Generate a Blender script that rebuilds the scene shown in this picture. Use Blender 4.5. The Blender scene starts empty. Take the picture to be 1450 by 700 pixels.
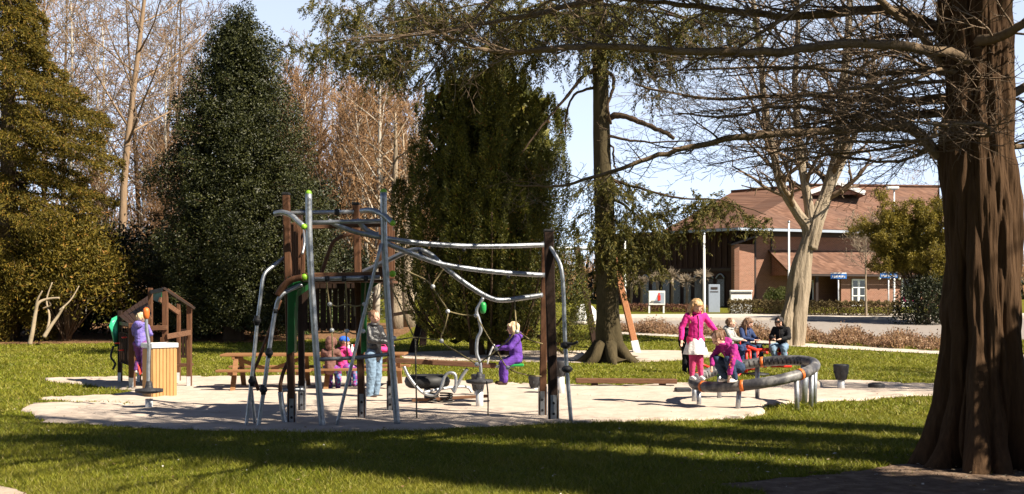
import bpy, bmesh, math, random
import numpy as np
from mathutils import Vector, Matrix
R=math.radians
scene=bpy.context.scene
COL=scene.collection
F=1700.0; CX=725.0; HR=420.0; CH=1.95
SUN_EL=43.0; SUN_AZ=30.0     # azimuth: degrees behind the camera's right
# ------------------------------------------------------------- terrain
def zt(y):
    d=max(0.0,y-29.0)
    return min(1.7,.021*d+.00013*d*d)
def zt_np(y):
    d=np.maximum(0,y-29.0); return np.minimum(1.7,.021*d+.00013*d*d)
def gy(row):
    a,b=3.0,95.0
    for _ in range(60):
        m=(a+b)/2
        if HR+F*(CH-zt(m))/m>row: a=m
        else: b=m
    return (a+b)/2
def G(px,row):
    y=gy(row); return Vector(((px-CX)/F*y,y,zt(y)))
def at(px,row,y):
    return Vector(((px-CX)/F*y,y,CH-(row-HR)/F*y))
def onground(px,y):
    return Vector(((px-CX)/F*y,y,zt(y)))
# ------------------------------------------------------------- objects
ORG={}
def props(o,label=None,cat=None,group=None,kind=None):
    if label: o['label']=label
    if cat: o['category']=cat
    if group: o['group']=group
    if kind: o['kind']=kind
    return o
def thing(name,label,cat,loc=(0,0,0),group=None):
    o=bpy.data.objects.new(name,None); COL.objects.link(o)
    o.location=loc; o.empty_display_size=.2
    ORG[o]=Vector(loc)
    return props(o,label,cat,group)
def link(name,me,parent=None,loc=None,mats=()):
    o=bpy.data.objects.new(name,me); COL.objects.link(o)
    for m in (mats if isinstance(mats,(list,tuple)) else [mats]): me.materials.append(m)
    if parent is not None: o.parent=parent
    return o
def copy_tree(o,parent=None):
    c=o.copy(); COL.objects.link(c); c.parent=parent
    for ch in o.children: copy_tree(ch,c)
    return c
def place(root,loc,rz=0,s=1,label=None,group=None):
    c=copy_tree(root); c.location=loc; c.rotation_euler=(0,0,rz)
    c.scale=(s,s,s) if not isinstance(s,(tuple,list)) else s
    if label: c['label']=label
    if group: c['group']=group
    return c
def cr(pts,k=4):
    P=[Vector(p) for p in pts]
    if len(P)<3: return P
    out=[]
    for i in range(len(P)-1):
        p0=P[max(0,i-1)];p1=P[i];p2=P[i+1];p3=P[min(len(P)-1,i+2)]
        for j in range(k):
            t=j/k
            out.append(.5*((2*p1)+(p2-p0)*t+(2*p0-5*p1+4*p2-p3)*t*t+(3*p1-p0-3*p2+p3)*t**3))
    out.append(P[-1]); return out
class MB:
    def __init__(s): s.v=[];s.f=[];s.m=[];s.sm=[]
    def add(s,vs,fs,mat=0,smooth=False):
        b=len(s.v); s.v.extend(vs)
        for f in fs: s.f.append([i+b for i in f]); s.m.append(mat); s.sm.append(smooth)
        return s
    def box(s,c,size,rot=None,mat=0):
        c=Vector(c);x,y,z=[q/2 for q in size]
        vs=[Vector(p) for p in ((-x,-y,-z),(x,-y,-z),(x,y,-z),(-x,y,-z),(-x,-y,z),(x,-y,z),(x,y,z),(-x,y,z))]
        if rot is not None: vs=[rot@p for p in vs]
        vs=[p+c for p in vs]
        return s.add(vs,[(0,3,2,1),(4,5,6,7),(0,1,5,4),(1,2,6,5),(2,3,7,6),(3,0,4,7)],mat)
    def beam(s,a,b,w,h,up=(0,0,1),mat=0):
        a=Vector(a);b=Vector(b);d=(b-a);L=d.length;d.normalize();u=Vector(up)
        if abs(d.dot(u))>.98: u=Vector((0,1,0))
        x=d.cross(u).normalized();z=x.cross(d)
        rot=Matrix((x,d,z)).transposed()
        return s.box((a+b)/2,(w,L,h),rot,mat)
    def tube(s,pts,r,n=8,mat=0,cap=True,smooth=True,ridge=0,fr=3.0,fz=1.2):
        P=[Vector(p) for p in pts]; m=len(P)
        if not isinstance(r,(list,tuple)): r=[r]*m
        u=None; b=len(s.v); run=0.0
        from mathutils import noise as nz
        for i,p in enumerate(P):
            d=(P[min(i+1,m-1)]-P[max(i-1,0)])
            if d.length<1e-9: d=Vector((0,0,1))
            d.normalize()
            if u is None:
                u=d.cross(Vector((0,0,1))) if abs(d.z)<.9 else d.cross(Vector((1,0,0)))
            u=(u-d*u.dot(d))
            if u.length<1e-6: u=d.orthogonal()
            u.normalize(); w=d.cross(u)
            for k in range(n):
                a=2*math.pi*k/n; q=r[i]
                if ridge: q*=1+ridge*(nz.noise((math.cos(a)*fr,math.sin(a)*fr,run*fz))+.5*nz.noise((math.cos(a)*fr*2.3+7,math.sin(a)*fr*2.3,run*fz*1.7)))
                s.v.append(p+(u*math.cos(a)+w*math.sin(a))*q)
            if i<m-1: run+=(P[i+1]-p).length
        for i in range(m-1):
            for k in range(n):
                k2=(k+1)%n
                s.f.append([b+i*n+k,b+i*n+k2,b+(i+1)*n+k2,b+(i+1)*n+k]); s.m.append(mat); s.sm.append(smooth)
        if cap:
            s.f.append([b+k for k in range(n)][::-1]); s.m.append(mat); s.sm.append(False)
            s.f.append([b+(m-1)*n+k for k in range(n)]); s.m.append(mat); s.sm.append(False)
        return s
    def ell(s,c,r,n=12,mat=0,rot=None):
        c=Vector(c); r=Vector(r) if not isinstance(r,(int,float)) else Vector((r,r,r))
        b=len(s.v); nr=max(4,n*2//3)
        for i in range(1,nr):
            t=math.pi*i/nr
            for k in range(n):
                a=2*math.pi*k/n
                p=Vector((r.x*math.sin(t)*math.cos(a),r.y*math.sin(t)*math.sin(a),r.z*math.cos(t)))
                s.v.append(c+(rot@p if rot is not None else p))
        for q in (1,-1):
            p=Vector((0,0,r.z*q)); s.v.append(c+(rot@p if rot is not None else p))
        T=b+(nr-1)*n
        for i in range(nr-2):
            for k in range(n):
                k2=(k+1)%n
                s.f.append([b+i*n+k,b+(i+1)*n+k,b+(i+1)*n+k2,b+i*n+k2]); s.m.append(mat); s.sm.append(True)
        for k in range(n):
            k2=(k+1)%n
            s.f.append([T,b+k,b+k2]); s.m.append(mat); s.sm.append(True)
            s.f.append([T+1,b+(nr-2)*n+k2,b+(nr-2)*n+k]); s.m.append(mat); s.sm.append(True)
        return s
    def lathe(s,prof,c,n=20,mat=0):
        return s.tubez([(Vector(c)+Vector((0,0,z)),r) for r,z in prof],n,mat)
    def tubez(s,rings,n,mat=0):
        b=len(s.v)
        for c,r in rings:
            for k in range(n):
                a=2*math.pi*k/n; s.v.append(c+Vector((r*math.cos(a),r*math.sin(a),0)))
        for i in range(len(rings)-1):
            for k in range(n):
                k2=(k+1)%n
                s.f.append([b+i*n+k,b+i*n+k2,b+(i+1)*n+k2,b+(i+1)*n+k]); s.m.append(mat); s.sm.append(True)
        s.f.append([b+k for k in range(n)][::-1]); s.m.append(mat); s.sm.append(False)
        e=b+(len(rings)-1)*n
        s.f.append([e+k for k in range(n)]); s.m.append(mat); s.sm.append(False)
        return s
    def poly(s,pts,mat=0):
        return s.add([Vector(p) for p in pts],[list(range(len(pts)))],mat)
    def slab(s,pts,t,mat=0):
        P=[Vector(p) for p in pts]; n=(P[1]-P[0]).cross(P[2]-P[0]).normalized()
        k=len(P); V=P+[p-n*t for p in P]
        fs=[list(range(k)),list(range(2*k-1,k-1,-1))]+[[i,i+k,(i+1)%k+k,(i+1)%k] for i in range(k)]
        return s.add(V,fs,mat)
    def build(s,name,mats,parent=None,bevel=0,label=None):
        o0=Vector((0,0,0))
        if parent is not None: o0=ORG[parent]
        me=bpy.data.meshes.new(name)
        me.from_pydata([tuple(p-o0) for p in s.v],[],s.f)
        me.polygons.foreach_set('material_index',s.m)
        me.polygons.foreach_set('use_smooth',s.sm)
        me.update()
        o=link(name,me,parent,mats=mats); ORG[o]=o0
        if bevel:
            bm=bmesh.new(); bm.from_mesh(me)
            es=[e for e in bm.edges if len(e.link_faces)==2 and not(e.link_faces[0].smooth and e.link_faces[1].smooth) and e.calc_face_angle(0)>.6]
            try: bmesh.ops.bevel(bm,geom=es,offset=bevel,segments=1,affect='EDGES',clamp_overlap=True)
            except Exception: pass
            bm.to_mesh(me); bm.free()
        if label: o['label']=label
        return o
def npmesh(name,V,Fc,mats,parent=None,smooth=False):
    me=bpy.data.meshes.new(name); V=np.asarray(V,dtype=np.float32); Fc=np.asarray(Fc,dtype=np.int32)
    if parent is not None: V=V-np.array(ORG[parent],dtype=np.float32)
    n,k=Fc.shape
    me.vertices.add(len(V)); me.vertices.foreach_set('co',V.ravel())
    me.loops.add(n*k); me.loops.foreach_set('vertex_index',Fc.ravel())
    me.polygons.add(n); me.polygons.foreach_set('loop_start',np.arange(0,n*k,k,dtype=np.int32))
    try: me.polygons.foreach_set('loop_total',np.full(n,k,dtype=np.int32))
    except Exception: pass
    me.polygons.foreach_set('use_smooth',np.full(n,smooth))
    me.update(calc_edges=True); me.validate()
    o=link(name,me,parent,mats=mats); ORG[o]=ORG[parent] if parent is not None else Vector((0,0,0))
    return o
# ------------------------------------------------------------- materials
def mat(name):
    m=bpy.data.materials.new(name); m.use_nodes=True
    nt=m.node_tree; b=nt.nodes['Principled BSDF']; return m,nt,b
def nd(nt,t,**kw):
    n=nt.nodes.new(t)
    for k,v in kw.items():
        if k in n.inputs.keys() if isinstance(k,str) else False: n.inputs[k].default_value=v
        else: setattr(n,k,v)
    return n
def ramp(nt,fac,stops):
    r=nt.nodes.new('ShaderNodeValToRGB'); e=r.color_ramp.elements
    while len(e)<len(stops): e.new(.5)
    for i,(p,c) in enumerate(stops): e[i].position=p; e[i].color=(*c,1)
    nt.links.new(fac,r.inputs['Fac']); return r.outputs['Color']
def coords(nt,scale=(1,1,1),kind='Object'):
    tc=nt.nodes.new('ShaderNodeTexCoord'); mp=nt.nodes.new('ShaderNodeMapping')
    mp.inputs['Scale'].default_value=scale
    nt.links.new(tc.outputs[kind],mp.inputs['Vector']); return mp.outputs['Vector']
def noise_tex(nt,vec,scale,detail=4,rough=.6):
    n=nt.nodes.new('ShaderNodeTexNoise'); n.inputs['Scale'].default_value=scale
    n.inputs['Detail'].default_value=detail; n.inputs['Roughness'].default_value=rough
    nt.links.new(vec,n.inputs['Vector']); return n.outputs['Fac']
def bump(nt,b,h,strength=.5,dist=.02):
    u=nt.nodes.new('ShaderNodeBump'); u.inputs['Strength'].default_value=strength; u.inputs['Distance'].default_value=dist
    nt.links.new(h,u.inputs['Height']); nt.links.new(u.outputs['Normal'],b.inputs['Normal'])
def mixc(nt,f,a,bb,mode='MIX'):
    n=nt.nodes.new('ShaderNodeMix'); n.data_type='RGBA'; n.blend_type=mode
    if isinstance(f,(int,float)): n.inputs[0].default_value=f
    else: nt.links.new(f,n.inputs[0])
    for s,q in ((6,a),(7,bb)):
        if isinstance(q,tuple): n.inputs[s].default_value=(*q,1)
        else: nt.links.new(q,n.inputs[s])
    return n.outputs[2]
def M_noise(name,stops,scale=3,rough=.8,bumps=0,bd=.02,vec=(1,1,1),detail=5,metal=0,spec=.3,bscale=None):
    m,nt,b=mat(name); v=coords(nt,vec)
    f=noise_tex(nt,v,scale,detail)
    c=ramp(nt,f,stops); nt.links.new(c,b.inputs['Base Color'])
    b.inputs['Roughness'].default_value=rough; b.inputs['Metallic'].default_value=metal
    b.inputs['Specular IOR Level'].default_value=spec
    if bumps: bump(nt,b,noise_tex(nt,v,bscale or scale*3,4),bumps,bd)
    return m
def dk(c,k): return tuple(x*k for x in c)
def M_plain(name,c,rough=.6,metal=0,spec=.4,var=.18,scale=9,bumps=.15):
    return M_noise(name,[(.25,dk(c,1-var)),(.75,dk(c,1+var))],scale,rough,bumps,.01,metal=metal,spec=spec)
def M_leaf(name,stops,rough=.5,trans=.25,spec=.4):
    m,nt,b=mat(name)
    g=nt.nodes.new('ShaderNodeNewGeometry')
    c=ramp(nt,g.outputs['Random Per Island'],stops)
    nt.links.new(c,b.inputs['Base Color'])
    b.inputs['Roughness'].default_value=rough; b.inputs['Specular IOR Level'].default_value=spec
    if trans:
        t=nt.nodes.new('ShaderNodeBsdfTranslucent'); nt.links.new(c,t.inputs['Color'])
        x=nt.nodes.new('ShaderNodeMixShader'); x.inputs[0].default_value=trans
        nt.links.new(b.outputs[0],x.inputs[1]); nt.links.new(t.outputs[0],x.inputs[2])
        nt.links.new(x.outputs[0],nt.nodes['Material Output'].inputs['Surface'])
    return m
def M_bark(name,c1,c2,scale=6,stretch=.15,bs=.8,bd=.03):
    m,nt,b=mat(name); v=coords(nt,(1,1,stretch))
    f=noise_tex(nt,v,scale*2.2,6,.7); f2=noise_tex(nt,coords(nt),1.2,3)
    c=ramp(nt,f,[(.3,c1),(.7,c2)])
    c=mixc(nt,f2,c,dk(c2,.7)); nt.links.new(c,b.inputs['Base Color'])
    b.inputs['Roughness'].default_value=.9; b.inputs['Specular IOR Level'].default_value=.15
    bump(nt,b,f,bs,bd); return m
M={}
# wood of the playground, weathered brown, grain along the object's z by default
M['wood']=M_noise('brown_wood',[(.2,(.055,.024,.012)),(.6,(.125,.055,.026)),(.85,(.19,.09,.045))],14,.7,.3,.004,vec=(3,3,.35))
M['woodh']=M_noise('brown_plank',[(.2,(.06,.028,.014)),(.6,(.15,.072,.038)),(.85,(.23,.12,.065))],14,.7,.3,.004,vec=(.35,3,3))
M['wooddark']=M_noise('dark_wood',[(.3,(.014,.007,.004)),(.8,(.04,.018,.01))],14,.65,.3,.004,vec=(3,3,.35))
M['table']=M_noise('table_wood',[(.2,(.16,.075,.032)),(.7,(.30,.15,.065))],12,.7,.3,.004,vec=(.35,3,3))
M['pine']=M_noise('pale_larch',[(.2,(.30,.155,.055)),(.5,(.42,.235,.09)),(.9,(.50,.30,.13))],9,.6,.25,.003,vec=(4,4,.25))
M['galv']=M_noise('galvanised_steel',[(.3,(.26,.28,.31)),(.7,(.44,.46,.49))],16,.45,.1,.003,metal=.75,spec=.5)
M['galvl']=M_noise('pale_steel',[(.3,(.55,.56,.57)),(.7,(.72,.73,.74))],12,.5,.1,.003,metal=.3)
M['black']=M_plain('black_rubber',(.018,.018,.02),.6,var=.4)
M['rubber']=M_noise('worn_rubber',[(.3,(.02,.02,.024)),(.75,(.05,.05,.055))],18,.55,.4,.006)
M['ringr']=M_noise('sand_scuffed_rubber',[(.3,(.03,.03,.036)),(.46,(.07,.068,.075)),(.68,(.26,.25,.24))],5,.45,.4,.005)
M['orange']=M_plain('orange_plastic',(.6,.14,.025),.45)
M['lime']=M_plain('lime_plastic',(.26,.5,.03),.4)
M['green']=M_plain('green_plastic',(.008,.11,.028),.4)
M['dgreen']=M_plain('dark_green_plastic',(.01,.085,.022),.4)
M['bgreen']=M_plain('bright_green_plastic',(.02,.27,.06),.4)
M['mint']=M_plain('mint_plastic',(.04,.42,.22),.4)
M['red']=M_plain('red_paint',(.62,.03,.015),.4)
M['rope']=M_noise('tan_rope',[(.3,(.16,.125,.06)),(.7,(.32,.26,.13))],60,.85,.5,.004)
M['ropeg']=M_noise('grey_rope',[(.3,(.06,.055,.05)),(.7,(.13,.12,.1))],60,.85,.5,.004)
M['white']=M_plain('white_paint',(.78,.78,.76),.5,var=.06)
M['blue']=M_plain('blue_paint',(.03,.16,.5),.45)
M['skin']=M_noise('skin',[(.3,(.55,.31,.22)),(.7,(.68,.42,.32))],8,.55,0)
M['eye']=M_plain('dark_eye',(.02,.014,.01),.2)
M['lip']=M_plain('lips',(.42,.12,.1),.5)
def fabric(n,c): return M_noise(n,[(.3,dk(c,.75)),(.7,dk(c,1.2))],14,.85,.7,.02,spec=.2,bscale=16)
# ============================================================= camera, light, sky
cam=bpy.data.cameras.new('camera'); co=bpy.data.objects.new('camera',cam); COL.objects.link(co)
cam.sensor_width=36; cam.sensor_fit='HORIZONTAL'; cam.lens=36*F/1450; cam.shift_y=(HR-350)/1450
co.location=(0,0,CH); co.rotation_euler=(R(90),0,0); cam.clip_end=3000; cam.clip_start=.1
scene.camera=co
S=Vector((math.cos(R(SUN_EL))*math.cos(R(SUN_AZ)),-math.cos(R(SUN_EL))*math.sin(R(SUN_AZ)),math.sin(R(SUN_EL))))
sl=bpy.data.lights.new('sun','SUN'); sl.energy=5.0; sl.angle=R(.5); sl.color=(1,.90,.74)
so=bpy.data.objects.new('sun',sl); COL.objects.link(so); so.rotation_euler=(-S).to_track_quat('-Z','Y').to_euler(); so.location=(60,-20,60)
w=bpy.data.worlds.new('World'); scene.world=w; w.use_nodes=True
nt=w.node_tree; sk=nt.nodes.new('ShaderNodeTexSky'); sk.sky_type='NISHITA'; sk.sun_disc=False
sk.sun_elevation=R(SUN_EL); sk.sun_rotation=R(90+SUN_AZ); sk.air_density=.4; sk.dust_density=.2; sk.ozone_density=1.0; sk.altitude=0
tc=nt.nodes.new('ShaderNodeTexCoord'); sz=nt.nodes.new('ShaderNodeSeparateXYZ'); nt.links.new(tc.outputs['Generated'],sz.inputs[0])
hz=ramp(nt,sz.outputs[2],[(0,(6.2,6.5,6.8)),(.10,(5.7,6.1,6.6)),(.235,(5.1,5.5,6.0)),(.28,(.2,.3,.5)),(1,(0,0,0))])   # pale spring haze low in the sky
ad=mixc(nt,1.0,sk.outputs[0],hz,'ADD')
nt.links.new(ad,nt.nodes['Background'].inputs['Color']); nt.nodes['Background'].inputs['Strength'].default_value=.05
vs=scene.view_settings; vs.view_transform='Standard'; vs.look='None'; vs.exposure=1.25; vs.gamma=1; vs.use_curve_mapping=False
scene.cycles.max_bounces=6; scene.cycles.diffuse_bounces=1; scene.cycles.glossy_bounces=2; scene.cycles.transmission_bounces=2
try: scene.cycles.use_denoising=True
except Exception: pass
# ============================================================= ground
def M_ground():
    m,nt,b=mat('lawn'); v=coords(nt)
    f1=noise_tex(nt,v,.35,4); f2=noise_tex(nt,v,14,6,.75); f3=noise_tex(nt,v,2.2,4)
    c=ramp(nt,f2,[(.25,(.07,.076,.006)),(.5,(.15,.155,.012)),(.75,(.22,.205,.025))])
    c=mixc(nt,ramp(nt,f1,[(.4,(0,0,0)),(.7,(.55,.55,.55))]),c,(.17,.145,.04))
    c=mixc(nt,ramp(nt,f3,[(.62,(0,0,0)),(.78,(.5,.5,.5))]),c,(.19,.15,.06))
    nt.links.new(c,b.inputs['Base Color']); b.inputs['Roughness'].default_value=.95; b.inputs['Specular IOR Level'].default_value=.1
    bump(nt,b,noise_tex(nt,v,22,5,.8),1,.08); return m
M['lawn']=M_ground()
M['sand']=M_noise('sand',[(.3,(.41,.335,.275)),(.55,(.485,.405,.34)),(.75,(.54,.46,.39))],2.4,.95,.6,.035,detail=8,spec=.1,bscale=6)
M['path']=M_noise('gravel_path',[(.3,(.36,.28,.22)),(.7,(.5,.41,.34))],6,.95,.6,.02,detail=8,spec=.1,bscale=40)
M['soil']=M_noise('bare_soil',[(.3,(.10,.065,.045)),(.55,(.2,.14,.1)),(.75,(.32,.24,.18))],5,.95,1,.05,detail=8,spec=.1,bscale=18)
M['litter']=M_noise('leaf_litter',[(.3,(.10,.05,.025)),(.7,(.26,.15,.08))],9,.95,1,.05,detail=8,spec=.1,bscale=18)
M['asphalt']=M_noise('road_asphalt',[(.3,(.23,.20,.18)),(.7,(.30,.265,.24))],4,.9,.3,.01,detail=8,spec=.2,bscale=60)
M['paving']=M_noise('pale_paving',[(.3,(.42,.37,.32)),(.7,(.56,.5,.44))],5,.9,.3,.01,detail=6,spec=.2)
rng=np.random.default_rng(7); random.seed(7)
ys=np.concatenate([np.arange(-30,5,5),np.arange(5,60,1.0),np.arange(60,120,5),np.arange(120,420,30),np.arange(420,1300,120)])
xs=np.concatenate([np.arange(-900,-60,60),np.arange(-60,60,2.5),np.arange(60,901,60)])
X,Y=np.meshgrid(xs,ys); V=np.stack([X.ravel(),Y.ravel(),zt_np(Y).ravel()],1)
nx=len(xs); I,J=np.meshgrid(np.arange(nx-1),np.arange(len(ys)-1)); a=(J*nx+I).ravel()
g=npmesh('ground',V,np.stack([a,a+1,a+nx+1,a+nx],1),M['lawn'],smooth=True); props(g,kind='structure')
def smooth_poly(pts,k=6,jit=.0):
    P=[Vector((p.x,p.y,0)) for p in pts]; n=len(P); out=[]
    for i in range(n):
        p0,p1,p2,p3=P[i-1],P[i],P[(i+1)%n],P[(i+2)%n]
        for j in range(k):
            t=j/k
            q=.5*((2*p1)+(p2-p0)*t+(2*p0-5*p1+4*p2-p3)*t*t+(3*p1-p0-3*p2+p3)*t**3)
            out.append(q+Vector((random.gauss(0,jit),random.gauss(0,jit),0)))
    return out
POLYS=[]
def sheet(name,pts,m,off,k=6,jit=0,step=1.0,stepx=None,relief=0,keepgrass=False):
    P=smooth_poly(pts,k,jit) if k>1 else [Vector((p.x,p.y,0)) for p in pts]
    bm=bmesh.new(); vsx=[bm.verts.new(p) for p in P]; bm.faces.new(vsx)
    bmesh.ops.triangulate(bm,faces=bm.faces[:])
    ymin=min(p.y for p in P);ymax=max(p.y for p in P);xmin=min(p.x for p in P);xmax=max(p.x for p in P)
    y=ymin+step
    while y<ymax:
        bmesh.ops.bisect_plane(bm,geom=bm.verts[:]+bm.edges[:]+bm.faces[:],plane_co=(0,y,0),plane_no=(0,1,0)); y+=step
    if stepx:
        x=xmin+stepx
        while x<xmax:
            bmesh.ops.bisect_plane(bm,geom=bm.verts[:]+bm.edges[:]+bm.faces[:],plane_co=(x,0,0),plane_no=(1,0,0)); x+=stepx
    from mathutils import noise as nz
    for v in bm.verts:
        z=zt(v.co.y)+off
        if relief and not v.is_boundary:
            q=nz.noise((v.co.x*2.3,v.co.y*2.3,1))*.6+nz.noise((v.co.x*5.3,v.co.y*5.3,4))*.5
            z+=relief*(q*.5+.5)
        v.co.z=z
    for f in bm.faces:
        f.smooth=True
        if f.normal.z<0: f.normal_flip()
    me=bpy.data.meshes.new(name); bm.to_mesh(me); bm.free()
    o=link(name,me,None,mats=m); props(o,kind='structure'); ORG[o]=Vector((0,0,0))
    if not keepgrass: POLYS.append(np.array([(p.x,p.y) for p in P]))
    return o
sand_px=[(33,579),(62,596),(135,603),(250,608),(400,612),(570,610),(760,602),(880,598),(1010,595),(1080,588),(1072,579),(1130,571),(1200,568),(1290,562),(1400,556),(1400,545),(1290,545),(1220,541),(1150,541),(1060,543),(965,544),(900,547),(800,547),(730,545),(640,541),(545,536),(430,534),(290,535),(200,535),(75,537),(70,541),(150,549),(205,556),(190,560),(60,565),(120,569),(190,573),(75,572)]
sheet('sand_pit',[G(*p) for p in sand_px],M['sand'],.004,k=7,jit=.06,step=.22,stepx=.22,relief=.075)
sheet('far_sand_strip',[G(*p) for p in [(575,509),(700,512),(830,514),(960,511),(1010,505),(1010,499),(930,496),(800,497),(600,498)]],M['sand'],.004,k=4,jit=.05,step=.8)
sheet('path',[G(*p) for p in [(-60,684),(10,691),(42,703),(30,725),(-90,740)]],M['path'],.006,k=4,jit=.01)
sheet('bare_soil',[G(*p) for p in [(1020,688),(1110,678),(1200,671),(1270,660),(1380,655),(1500,650),(1620,690),(1500,760),(1250,760),(1100,712),(1080,697)]],M['soil'],.006,k=5,jit=.03,step=.25,stepx=.25,relief=.03)
sheet('leaf_litter_bed',[G(*p) for p in [(-120,488),(60,487),(130,487),(168,485),(260,484),(330,486),(470,480),(560,478),(560,458),(300,458),(-150,460)]],M['litter'],.006,k=3,jit=.08,step=1.5)
sheet('road',[G(870,468),G(960,471),G(1150,475),G(1340,480),G(2600,499),G(2600,448),G(1340,453),G(1150,454),G(870,455)],M['asphalt'],.02,k=1,step=1.5)
# far pavement with a kerb, and the pale kerb path on the near side
pv=[G(860,454.6),G(1150,453.6),G(1340,452.6),G(2600,447.5),G(2600,444),G(1340,447.5),G(1150,448),G(860,449)]
o=sheet('far_pavement',pv,M['paving'],.14,k=1,step=1.5)
mb=MB()
for a,b in zip(pv[:3],pv[1:4]):
    mb.box(((a.x+b.x)/2,(a.y+b.y)/2-.08,zt((a.y+b.y)/2)+.06),((b-a).length,.14,.18),Matrix.Rotation(math.atan2(b.y-a.y,b.x-a.x),3,'Z'))
props(mb.build('kerb',M['paving']),kind='structure')
sheet('near_kerb_path',[G(860,473),G(1000,479),G(1110,490),G(1350,503),G(1500,510),G(1500,505),G(1350,498.5),G(1110,485),G(1000,475),G(860,470)],M['paving'],.01,k=1,step=1.2)
def inside(poly,x,y):
    r=np.zeros(len(x),bool); n=len(poly); j=n-1
    for i in range(n):
        xi,yi=poly[i];xj,yj=poly[j]
        c=((yi>y)!=(yj>y)); r^=c&(x<(xj-xi)*(y-yi)/(yj-yi+1e-12)+xi); j=i
    return r
def M_blade():
    m=M_leaf('grass_blade',[(0,(.085,.10,.006)),(.4,(.175,.205,.012)),(.75,(.26,.27,.02)),(.93,(.31,.27,.05)),(1,(.40,.33,.16))],.55,.35,.3)
    nt=m.node_tree; b=nt.nodes['Principled BSDF']; src=b.inputs['Base Color'].links[0].from_socket
    v=coords(nt); f=ramp(nt,noise_tex(nt,v,.55,5,.65),[(.42,(0,0,0)),(.66,(.5,.5,.5))]); f2=ramp(nt,noise_tex(nt,v,2.6,4,.6),[(.52,(0,0,0)),(.72,(.7,.7,.7))])
    c=mixc(nt,f,src,(.30,.255,.04)); c=mixc(nt,f2,c,(.10,.13,.008))
    nt.links.new(c,b.inputs['Base Color'])
    for n in nt.nodes:
        if n.type=='BSDF_TRANSLUCENT': nt.links.new(c,n.inputs['Color'])
    return m
M['blade']=M_blade()
def grass(n,y0,y1,h0,h1,wd,seed):
    r=np.random.default_rng(seed)
    u=r.random(n); y=y0*(y1/y0)**u; x=(r.random(n)*1.5-.72)*1450/F*y
    keep=np.ones(n,bool)
    for p in POLYS: keep&=~(inside(p,x,y)&(r.random(n)<.996))
    x=x[keep];y=y[keep];n=len(x)
    # tufty: density and height follow a patchy field
    fld=.5+.25*np.sin(x*1.7+np.sin(y*2.3)*1.3)+.25*np.sin(y*3.1+np.sin(x*1.1)*2)
    h=(h0+(h1-h0)*r.random(n)**2)*(.55+.7*fld); a=r.random(n)*6.283; t=r.normal(0,.85,(n,2))*h[:,None]
    w=wd*(y/15)**.7*(.7+.6*r.random(n)); z=zt_np(y)
    V=np.empty((n,3,3),np.float32)
    V[:,0]=np.stack([x-np.cos(a)*w,y-np.sin(a)*w,z-.005],1); V[:,1]=np.stack([x+np.cos(a)*w,y+np.sin(a)*w,z-.005],1)
    V[:,2]=np.stack([x+t[:,0],y+t[:,1],z+h],1)
    return V.reshape(-1,3)
Vg=np.concatenate([grass(330000,10.6,19.5,.03,.085,.0055,1),grass(215000,19.5,50,.04,.09,.010,2)])
o=npmesh('grass',Vg,np.arange(len(Vg)).reshape(-1,3),M['blade']); props(o,kind='stuff')
# fallen pale leaves and daisies: tiny flecks on the lawn
r=np.random.default_rng(5); n=620
y=10.8*(31/10.8)**r.random(n); x=(r.random(n)-.5)*.85*y; m_=520; y=np.concatenate([y,12.1+2.6*r.random(m_)]); x=np.concatenate([x,2.0+6*r.random(m_)]); n=n+m_; a=r.random(n)*6.28
V=np.empty((n,4,3),np.float32); s=.008+.022*r.random(n)**2
for k,(p,q) in enumerate(((-1,0),(0,-.7),(1,0),(0,.7))):
    V[:,k,0]=x+s*(p*np.cos(a)-q*np.sin(a)); V[:,k,1]=y+s*(p*np.sin(a)+q*np.cos(a)); V[:,k,2]=.035+.02*r.random(n)+zt_np(y)
o=npmesh('fallen_leaves',V.reshape(-1,3),np.arange(n*4).reshape(-1,4),M_leaf('dry_leaf',[(0,(.10,.06,.03)),(.5,(.24,.14,.06)),(.85,(.42,.33,.22)),(1,(.75,.72,.66))],.7,.2)); props(o,kind='stuff')
# ============================================================= trees
def unit(a): return a/np.maximum(1e-9,np.linalg.norm(a,axis=1,keepdims=True))
def leafmesh(name,C,D,L,W,mats,parent,r,nrm=None,nj=.55):
    n=len(C); D=unit(D); S_=unit(np.cross(D,r.normal(size=(n,3)))) if nrm is None else unit(np.cross(D,unit(nrm)+nj*r.normal(size=(n,3)))); N_=np.cross(S_,D)
    L=np.broadcast_to(np.asarray(L,float),(n,))[:,None]*(.7+.6*r.random((n,1))); W=np.broadcast_to(np.asarray(W,float),(n,))[:,None]*(.7+.6*r.random((n,1)))
    V=np.empty((n,4,3)); V[:,0]=C; V[:,1]=C+D*L*.5+S_*W*.5+N_*L*.08; V[:,2]=C+D*L; V[:,3]=C+D*L*.5-S_*W*.5+N_*L*.08
    return npmesh(name,V.reshape(-1,3),np.arange(n*4).reshape(-1,4),mats,parent)
def rv(s=1): return Vector((random.gauss(0,s),random.gauss(0,s),random.gauss(0,s)))
def grow(out,p,d,L,r,lvl,maxl,P):
    n=P['seg'][lvl]; pts=[p.copy()]; st=L/n; d=d.normalized(); dirs=[d]
    for i in range(n):
        d=(d+rv(P['wander'][lvl])+Vector((0,0,P['trop'][lvl]))).normalized(); p=p+d*st; pts.append(p.copy()); dirs.append(d)
    rr=[max(P.get('rmin',.004),r*(1-(1-P['tip'][lvl])*i/n)) for i in range(n+1)]
    out[lvl].append((pts,rr))
    if lvl<maxl:
        spawn(out,pts,dirs,rr,L,lvl,maxl,P)
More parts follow.
